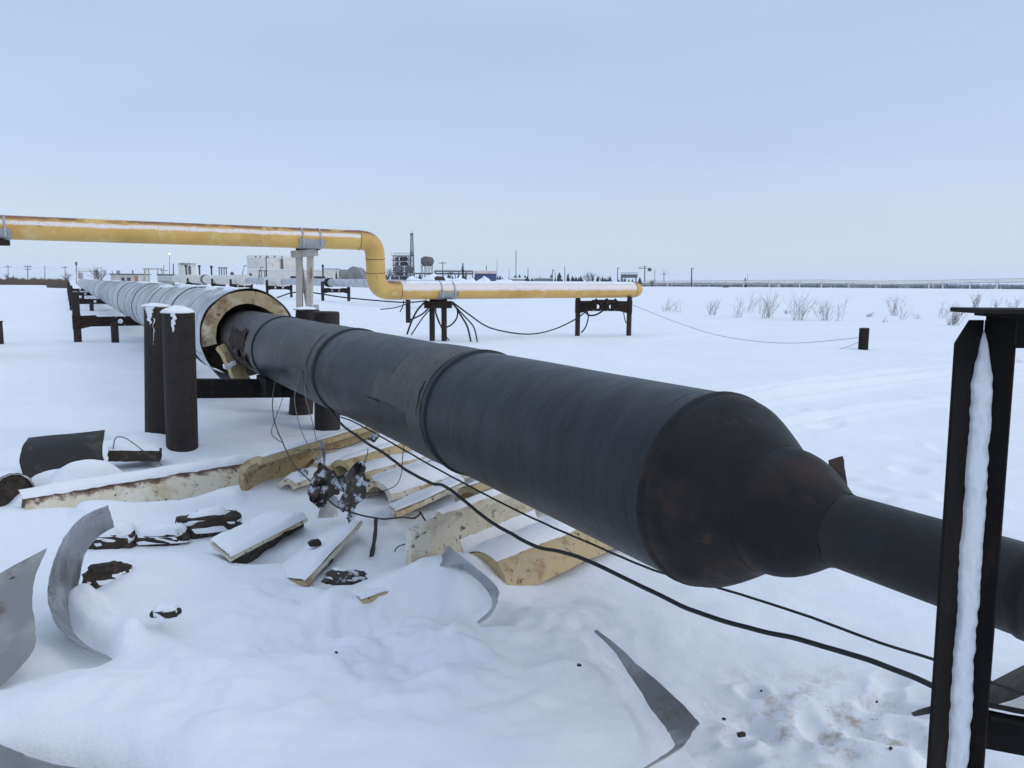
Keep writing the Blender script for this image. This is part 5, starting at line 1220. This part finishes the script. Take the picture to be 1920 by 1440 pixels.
# dark process tower
b = base_at(752, 310); t = thing('process_tower', 'dark multi level steel process tower left of the lattice tower', 'tower', b)
x0, x1 = X(738, 310), X(766, 310); zt = Zt(752, 479, 310); nlev = 6; H = zt - b.z
for xx in (x0, x0 + (x1 - x0) / 3, x0 + (x1 - x0) * 2 / 3, x1):
    for dy in (0, 5): MB().beam(V((xx, 310 + dy, b.z - .3)), V((xx, 310 + dy, zt)), .26, .26).build('column', 'dimgrey', t)
rg = random.Random(5)
for k in range(1, nlev + 1):
    z = b.z + H * k / nlev - .1; MB().box(V(((x0 + x1) / 2, 312.5, z)), (x1 - x0 + 1.0, 6.2, .2)).build('deck', 'dimgrey', t)
    mb = MB()
    for dy in (-.6, 5.6):
        mb.beam(V((x0 - .5, 310 + dy, z + 1.05)), V((x1 + .5, 310 + dy, z + 1.05)), .07, .07)
        for i in range(8): xx = x0 - .5 + (x1 - x0 + 1) * i / 7; mb.beam(V((xx, 310 + dy, z)), V((xx, 310 + dy, z + 1.05)), .06, .06)
    mb.build('railing', 'dimgrey', t)
    if k < nlev:
        for i in range(3):
            xx = x0 + (x1 - x0) * (.18 + .32 * i); MB().lathe(V((xx, 312 + rg.random(), z + .1)), UPZ, [(0, .4 + .3 * rg.random()), (.9, .55), (1.5, .2)], 12).build('vessel', ('rust', 'darksteel', 'black')[rg.randrange(3)], t)
        MB().beam(V((x0, 309.9, z)), V((x0 + (x1 - x0) * .5, 309.9, z + H / nlev)), .2, .2).beam(V((x1, 309.8, z)), V((x0 + (x1 - x0) * .45, 309.8, z + H / nlev)), .15, .15).build('stair', 'dimgrey', t)
        MB().box(V((x0 + (x1 - x0) * (.2 + .5 * rg.random()), 313.5, z + H / nlev * .45)), ((x1 - x0) * .38, .2, H / nlev * .8)).build('side_panel', 'darksteel', t)
b = base_at(757, 296); t = thing('twin_vessels', 'pair of horizontal vessels on a dark frame before the process tower', 'vessel', b)
for dx in (-2.1, 2.1): MB().lathe(V((b.x + dx, 294, Zt(757, 505, 296))), V((0, 1, 0)), [(-.5, .2), (-.2, 1.1), (.2, 1.35), (5, 1.35), (5.4, 1.1), (5.7, .2)], 24).build('vessel', 'dimgrey', t)
for dx in (-3.2, -1, 1, 3.2):
    for dy in (0, 3): MB().beam(V((b.x + dx, 296 + dy, b.z - .3)), V((b.x + dx, 296 + dy, Zt(757, 510, 296))), .2, .2).build('leg', 'dimgrey', t)
MB().box(V((b.x, 297.5, Zt(757, 511, 296))), (7.4, 4, .3)).build('deck', 'dimgrey', t)
# elevated tank on legs
b = base_at(799, 295); t = thing('elevated_tank', 'brownish round tank on a tall steel frame', 'tank', b); zc = Zt(800, 490, 295)
MB().lathe(V((b.x - .2, 293, zc)), V((.35, 1, 0)), [(-.4, .3), (-.2, 1.4), (.1, 1.75), (4.2, 1.75), (4.5, 1.4), (4.7, .3)], 28).build('vessel', 'tankbrown', t)
for px in (790, 796.5, 803, 809):
    for dy in (0, 4): MB().beam(V((X(px, 295), 295 + dy, b.z - .3)), V((X(px, 295), 295 + dy, Zt(px, 484 if px in (790, 809) else 497, 295))), .18, .18).build('leg', 'dimgrey', t)
for z in (484.5, 498.5):
    for dy in (0, 4): MB().beam(V((X(789, 295), 295 + dy, Zt(799, z, 295))), V((X(810, 295), 295 + dy, Zt(799, z, 295))), .16, .16).build('ring_beam', 'dimgrey', t)
mb = MB()
for a, c in ((790, 803), (796.5, 809)): mb.beam(V((X(a, 295), 295, b.z)), V((X(c, 295), 295, Zt(a, 499, 295))), .1, .1).beam(V((X(c, 295), 295.1, b.z)), V((X(a, 295), 295.1, Zt(a, 499, 295))), .1, .1)
mb.build('bracing', 'dimgrey', t)
# pipe rack from the tower to the blue house
b = base_at(840, 285); t = thing('pipe_rack', 'long grey pipe rack running right from the elevated tank', 'pipe rack', b); z0 = Zt(840, 509.5, 285)
for i, px in enumerate((816, 830, 845, 860, 874, 886)):
    for dy in (0, 2.4): MB().beam(V((X(px, 285), 285 + dy, b.z - .3)), V((X(px, 285), 285 + dy, z0)), .2, .2).build('leg', 'dimgrey', t)
MB().box(V(((X(814, 285) + X(887, 285)) / 2, 286.2, z0)), (X(887, 285) - X(814, 285), 2.8, .25)).build('deck', 'dimgrey', t)
for dy, dz, r in ((.3, -.7, .22), (1.2, -.7, .28), (2.1, -.75, .2), (.6, .35, .18), (1.6, .4, .24)): MB().cyl(V((X(775, 285) if dz < 0 else X(814, 285), 285 + dy, z0 + dz)), V((X(887, 285), 285 + dy, z0 + dz)), r, n=10).build('rack_pipe', 'pale' if dz > 0 else 'dimgrey', t)
MB().tube(interp([P(838, 512, 284), P(850, 512, 284), P(853, 515, 284), P(854, 525, 284)], 6), .16, 8).build('bent_pipe', 'dimgrey', t)

# ------------------------------------------------------------------ second, pale pipeline behind the yellow pipe
wp = thing('pale_pipeline', 'pale pipeline on low trestles behind the yellow pipe, partly white and partly bare grey', 'pipeline', base_at(560, 75))
W0, W1 = P(860, 536, 46), P(300, 521.5, 130)
def on_line_rev(px):
    lo, hi = 0.0, 1.0
    for _ in range(40):
        m_ = (lo + hi) / 2; w = W0 + (W1 - W0) * m_ - EYE; x = 960 + F * w.dot(RT) / w.dot(FW)
        if x > px: lo = m_
        else: hi = m_
    return W0 + (W1 - W0) * lo
def seg(pa, pb, r, nm, m, n=12):
    a, b = on_line_rev(pa), on_line_rev(pb); MB().lathe(a, b - a, [((b - a).length * i / n, r) for i in range(n + 1)], 24, wob=lambda t_, a_: .025 * mn.noise(V((t_ * .5, math.cos(a_) * 2, math.sin(a_) * 2)))).build(nm, m, wp)
seg(860, 420, .30, 'bare_pipe', 'jacket', 40)
seg(532, 504, .50, 'white_insulation', 'white', 6); seg(465, 388, .55, 'white_insulation', 'white', 14); seg(383, 330, .56, 'white_insulation', 'white', 10)
seg(330, 300, .42, 'bare_pipe', 'jacket', 6)
a = on_line_rev(618); d_ = (W1 - W0).normalized(); MB().lathe(a, d_, [(-.35, .30), (-.33, .36), (-.1, .36), (-.08, .31), (.08, .31), (.1, .36), (.33, .36), (.35, .30)], 24).build('flange', 'rust', wp)
MB().lathe(on_line_rev(386), d_, [(-.5, .5), (-.3, .62), (.3, .62), (.5, .5)], 24).build('flange', 'dimgrey', wp)
e_ = d_.cross(UPZ)
ww = ('nearest low trestle of the pale pipeline, left of the yellow bend', 'second low trestle of the pale pipeline, under the short white sleeve', 'third low trestle of the pale pipeline, under the long white insulation', 'fourth low trestle of the pale pipeline', 'farthest low trestle of the pale pipeline')
for (pa, pb, yb), w in zip(((605, 653, 569), (501, 545, 556), (433, 471, 548), (398, 420, 543), (352, 372, 540)), ww):
    cpx = (pa + pb) / 2; c = on_line_rev(cpx); half = (P(pb, 540, c.y).x - P(pa, 540, c.y).x) / 2; zb = min(gz(c.x, c.y), c.z - 1.2)
    c0 = V((c.x, c.y, gz(c.x, c.y))); ht = c.z - c0.z
    h_trestle(c0, V((1, .1, 0)), half * 2, ht + .1, max(.35, ht - .62), .28, .12, 'low_trestle', w, 'trestle', 'trestles under the pale pipeline', sink=.8)
# far double pipe on white posts at the right
fp = thing('elevated_far_pipes', 'far pair of pale pipes on white posts crossing the right horizon', 'pipeline', base_at(1560, 285))
pts = [(1205, 529.5), (1300, 529), (1440, 528), (1540, 527.2), (1640, 529.5), (1760, 528), (1830, 526), (2000, 523.5)]
Q = [P(x, y, 285) for x, y in pts]; MB().tube(Q, .26, 10).build('upper_pipe', 'white', fp)
MB().tube([q + V((0, 1.2, -.75)) for q in Q], .18, 8).build('lower_pipe', 'pale', fp)
MB().tube([q + V((0, .6, .45)) for q in Q], .06, 6).build('tracer_pipe', 'dimgrey', fp)
for px in (1252, 1298, 1395, 1443, 1461, 1500, 1541, 1592, 1644, 1743, 1769, 1820, 1871):
    b = base_at(px, 285); k = max(i for i in range(len(pts)) if pts[i][0] <= px); f_ = (px - pts[k][0]) / (pts[k + 1][0] - pts[k][0]); zt = Q[k].lerp(Q[k + 1], f_).z
    MB().beam(V((b.x, 285.3, b.z - .5)), V((b.x, 285.3, zt)), .34, .34).beam(V((b.x, 284, zt - .5)), V((b.x, 286.6, zt - .5)), .25, .2).build('support_post', 'white', fp)
# dark snowmobile sled like machine parts left in the field
b = base_at(1361, 270); t = thing('field_machine', 'small dark object half buried below the far white pipes', 'machine', b)
MB().box(b + V((0, 0, .3)), (1.9, 1, .6)).box(b + V((.3, 0, .75)), (.8, .8, .5)).build('machine_body', 'dimgrey', t, bevel=.08); MB().box(b + V((.5, 0, 1.02)), (1.8, 1, .08)).build('snow_cap', 'snow', t)

# ------------------------------------------------------------------ far vegetation
def tree_mb(base, H, seed, r, spread=.75, levels=3, n0=5):
    R = random.Random(seed); mb = MB()
    def br(p, d, L, r_, lv):
        pts = [p]; k = 4
        for j in range(k): d = (d + V((R.gauss(0, .12), R.gauss(0, .12), R.gauss(.02, .06)))).normalized(); p = p + d * (L / k); pts.append(p)
        mb.tube(pts, r_, 4 if lv else 3, r_ * .55, caps=False)
        if lv < levels:
            for q in range(R.randint(3, 4)):
                a = R.uniform(0, 6.28); t_ = V((math.cos(a), math.sin(a), .25)); dd = (d * 1.0 + t_ * spread * R.uniform(.6, 1.2)).normalized()
                br(pts[R.randint(2, k)], dd, L * R.uniform(.5, .72), r_ * .55, lv + 1)
    for i in range(n0):
        a = R.uniform(0, 6.28); s_ = R.uniform(.1, spread * .8); br(base - UPZ * .3 + V((R.uniform(-1, 1), R.uniform(-1, 1), 0)) * H * .05, V((math.cos(a) * s_, math.sin(a) * s_, 1)).normalized(), H * .5, r, 0)
    return mb
gt = 'bare trees on the horizon'
for i, (px, yt, Y, n0, sp, r, w) in enumerate(((182, 491, 215, 7, .8, .10, 'large bare bush beside the reddish platform frame'), (127, 505, 215, 5, .6, .07, 'small bare bush where the pipeline vanishes'), (20, 508, 300, 5, .6, .07, 'faint bare bush at the left border'),
        (727, 494, 300, 5, .45, .10, 'bare tree just left of the dark process tower'), (718, 500, 305, 4, .45, .09, 'lower bare tree behind the yellow riser'), (672, 503, 285, 4, .5, .07, 'bare tree in front of the arched hangar'), (645, 503, 285, 4, .5, .07, 'bare tree left of the arched hangar'),
        (1105, 502, 290, 7, .7, .09, 'wide bare tree above the right part of the yellow pipe'), (1131, 509, 290, 3, .35, .08, 'narrow bare tree right of the wide one'), (1222, 519, 280, 6, .8, .06, 'low scrub at the foot of the pole with the drum'), (820, 512, 300, 4, .5, .06, 'thin bare tree right of the elevated tank'))):
    b = base_at(px, Y); H = Zt(px, yt, Y) - b.z; solo(tree_mb(b, H * .85, 200 + i, r, sp, 3, n0), 'bare_tree', 'twig', w, 'tree', gt)
def spruce(px, yt, Y, label, seed, wd=.17):
    b = base_at(px, Y); H = Zt(px, yt, Y) - b.z; t = thing('spruce_tree', label, 'tree', b, 'spruces on the horizon'); R = random.Random(seed)
    MB().cyl(b - UPZ * .3, b + UPZ * H, .14, .02, 6).build('trunk', 'wood', t); mb = MB(); n = 16
    for k in range(n):
        z = H * (.08 + .9 * k / n); rr = H * wd * (1 - k / n) ** .75 * R.uniform(.7, 1.15) + .1
        for q in range(9):
            a = R.uniform(0, 6.28); l = rr * R.uniform(.55, 1.15); p = b + UPZ * (z + R.uniform(-.1, .1)); e = V((math.cos(a), math.sin(a), -.25)); s_ = V((-math.sin(a), math.cos(a), 0)) * (.12 + .12 * l)
            mb.add([p + UPZ * .18, p + e * l * .6 + s_, p + e * l, p + e * l * .6 - s_], [(0, 1, 2, 3)])
            mb.add([p + UPZ * .1, p + e * l * .5 + UPZ * .2, p + e * l, p + e * l * .5 - UPZ * .25], [(0, 1, 2, 3)])
    mb.build('crown', 'needle', t, 0)
spruce(868, 491, 260, 'tall narrow spruce in front of the far pipe rack', 1, .13); spruce(1065, 512, 280, 'small spruce above the middle of the yellow pipe', 2, .24)
spruce(631, 507, 285, 'small spruce in front of the grey shed', 3, .16); spruce(905, 506, 300, 'thin spruce before the blue house', 4, .1); spruce(1046, 515, 290, 'smallest spruce left of the middle one', 5, .25)
spruce(1397, 521, 290, 'small spruce right of the lone thick pole', 6, .2)
# the far wood that closes the horizon: one mass
def wood(name, label, n, pxa, pxb, Ya, Yb, h0, h1, seed, w=.2):
    R = random.Random(seed); mb = MB()
    for i in range(n):
        px = R.uniform(pxa, pxb); Y = R.uniform(Ya, Yb); x = X(px, Y); z = gz(x, Y); h = R.uniform(h0, h1) * (.7 + .6 * abs(mn.noise(V((px * .02, Y * .002, seed))))); r = h * w * R.uniform(.7, 1.3); a0 = R.uniform(0, 1)
        for zz, rr in ((.05, 1.0), (.35, .75), (.62, .5)):
            b = V((x, Y, z + h * zz)); k = 6; vs = [b + V((math.cos(a0 + 6.283 * j / k) * r * rr * R.uniform(.7, 1.2), math.sin(a0 + 6.283 * j / k) * r * rr, R.uniform(-.3, .3))) for j in range(k)] + [b + UPZ * (h * .42)]
            mb.add(vs, [(j, (j + 1) % k, k) for j in range(k)])
    tag(mb.build(name, 'needle', None, 0), label, 'forest', None, 'stuff')
wood('far_wood', 'dark far wood closing the right horizon', 1700, 1180, 2050, 800, 1400, 7.0, 10.2, 1)
wood('far_wood', 'blue distant forest along the horizon', 5200, 560, 2100, 2200, 3600, 9.0, 13.5, 2, .35)
wood('far_wood', 'dark low wood behind the plant', 900, 540, 1200, 350, 480, 2.5, 6.5, 3, .3)
# scrub and reeds
def reeds(name, label, n, pxa, pxb, Ya, Yb, h, seed, r=.03, m='grass'):
    R = random.Random(seed); mb = MB()
    for i in range(n):
        px = R.uniform(pxa, pxb); Y = R.uniform(Ya, Yb); x = X(px, Y); z = gz(x, Y); hh_ = h * R.uniform(.5, 1.2) * (.6 + .8 * abs(mn.noise(V((px * .07, Y * .01, seed))))); dx, dy = R.gauss(0, .25), R.gauss(0, .25); p = V((x, Y, z - .1))
        mb.add([p - V((r, 0, 0)), p + V((r, 0, 0)), p + V((dx, dy, 1)).normalized() * hh_], [(0, 1, 2)]); mb.add([p - V((0, r, 0)), p + V((0, r, 0)), p + V((-dx, dy, 1)).normalized() * hh_ * .8], [(0, 1, 2)])
    tag(mb.build(name, m, None, 0), label, 'scrub', None, 'stuff')
reeds('dry_reeds', 'brown dry reeds along the left horizon', 9000, -80, 128, 190, 300, 1.9, 1, .10)
reeds('dark_scrub', 'dark low scrub where the pipeline vanishes', 1500, 88, 130, 130, 170, .9, 2, .06, 'twig')
reeds('dark_scrub', 'low dark scrub along the far edge of the snow field', 2600, 1215, 1960, 295, 330, .9, 3, .06, 'twig')
reeds('dark_scrub', 'low scrub between the plant and the snow', 3000, 560, 1215, 285, 330, 1.6, 4, .08, 'twig')
# snow heaps behind the yellow pipe
def heap(px, yt, Y, rx, ry, name, label, seed):
    b = base_at(px, Y); H = Zt(px, yt, Y) - b.z; R_ = 22; rows = []
    for i in range(R_ + 1):
        f = i / R_; row = []
        for j in range(41):
            a = 2 * math.pi * j / 40; x, y = math.cos(a) * rx * f, math.sin(a) * ry * f
            row.append(b + V((x, y, H * max(-.05, (1 - f ** 1.7) * (1 + .35 * mn.noise(V((x * .5, y * .4, seed))) + .15 * mn.noise(V((x * 1.6, y * 1.6, seed))))) - .05)))
        rows.append(row)
    tag(MB().grid(rows).build(name, 'snow', None, 80), label, 'snow heap', 'ploughed snow heaps behind the yellow pipe')
heap(819, 515.5, 150, 5.4, 4, 'snow_heap', 'biggest snow heap with dark debris behind the yellow pipe', 1); heap(776, 519.5, 150, 3.2, 3, 'snow_heap', 'small snow heap left of the biggest one', 2)
heap(906, 520, 150, 2.6, 3, 'snow_heap', 'rounded snow heap below the blue house', 3); heap(860, 521, 160, 7, 4, 'snow_heap', 'long flat snow heap behind the yellow pipe', 4)
heap(945, 524, 170, 5, 4, 'snow_heap', 'low snow heap at the foot of the thin pole', 5)
lump(P(824, 523, 145.6) , .9, .4, .45, .4, 'heap_debris', 'dark debris sticking out of the biggest snow heap', 21, snow=False, cat='debris')

# ------------------------------------------------------------------ winter air
hz = bpy.data.materials.new('haze'); hz.use_nodes = True; n_ = hz.node_tree; n_.nodes.clear()
pv = _n(n_, 'ShaderNodeVolumePrincipled'); pv.inputs['Density'].default_value = HAZE; pv.inputs['Color'].default_value = (.84, .91, 1.0, 1); pv.inputs['Anisotropy'].default_value = .1
oo = _n(n_, 'ShaderNodeOutputMaterial'); n_.links.new(pv.outputs[0], oo.inputs['Volume'])
M['haze'] = hz
o = MB().box(V((0, 0, 25)), (11200, 11200, 76)).build('haze', 'haze', None, 0); o['kind'] = 'stuff'; o['label'] = 'thin cold haze over the snow field'
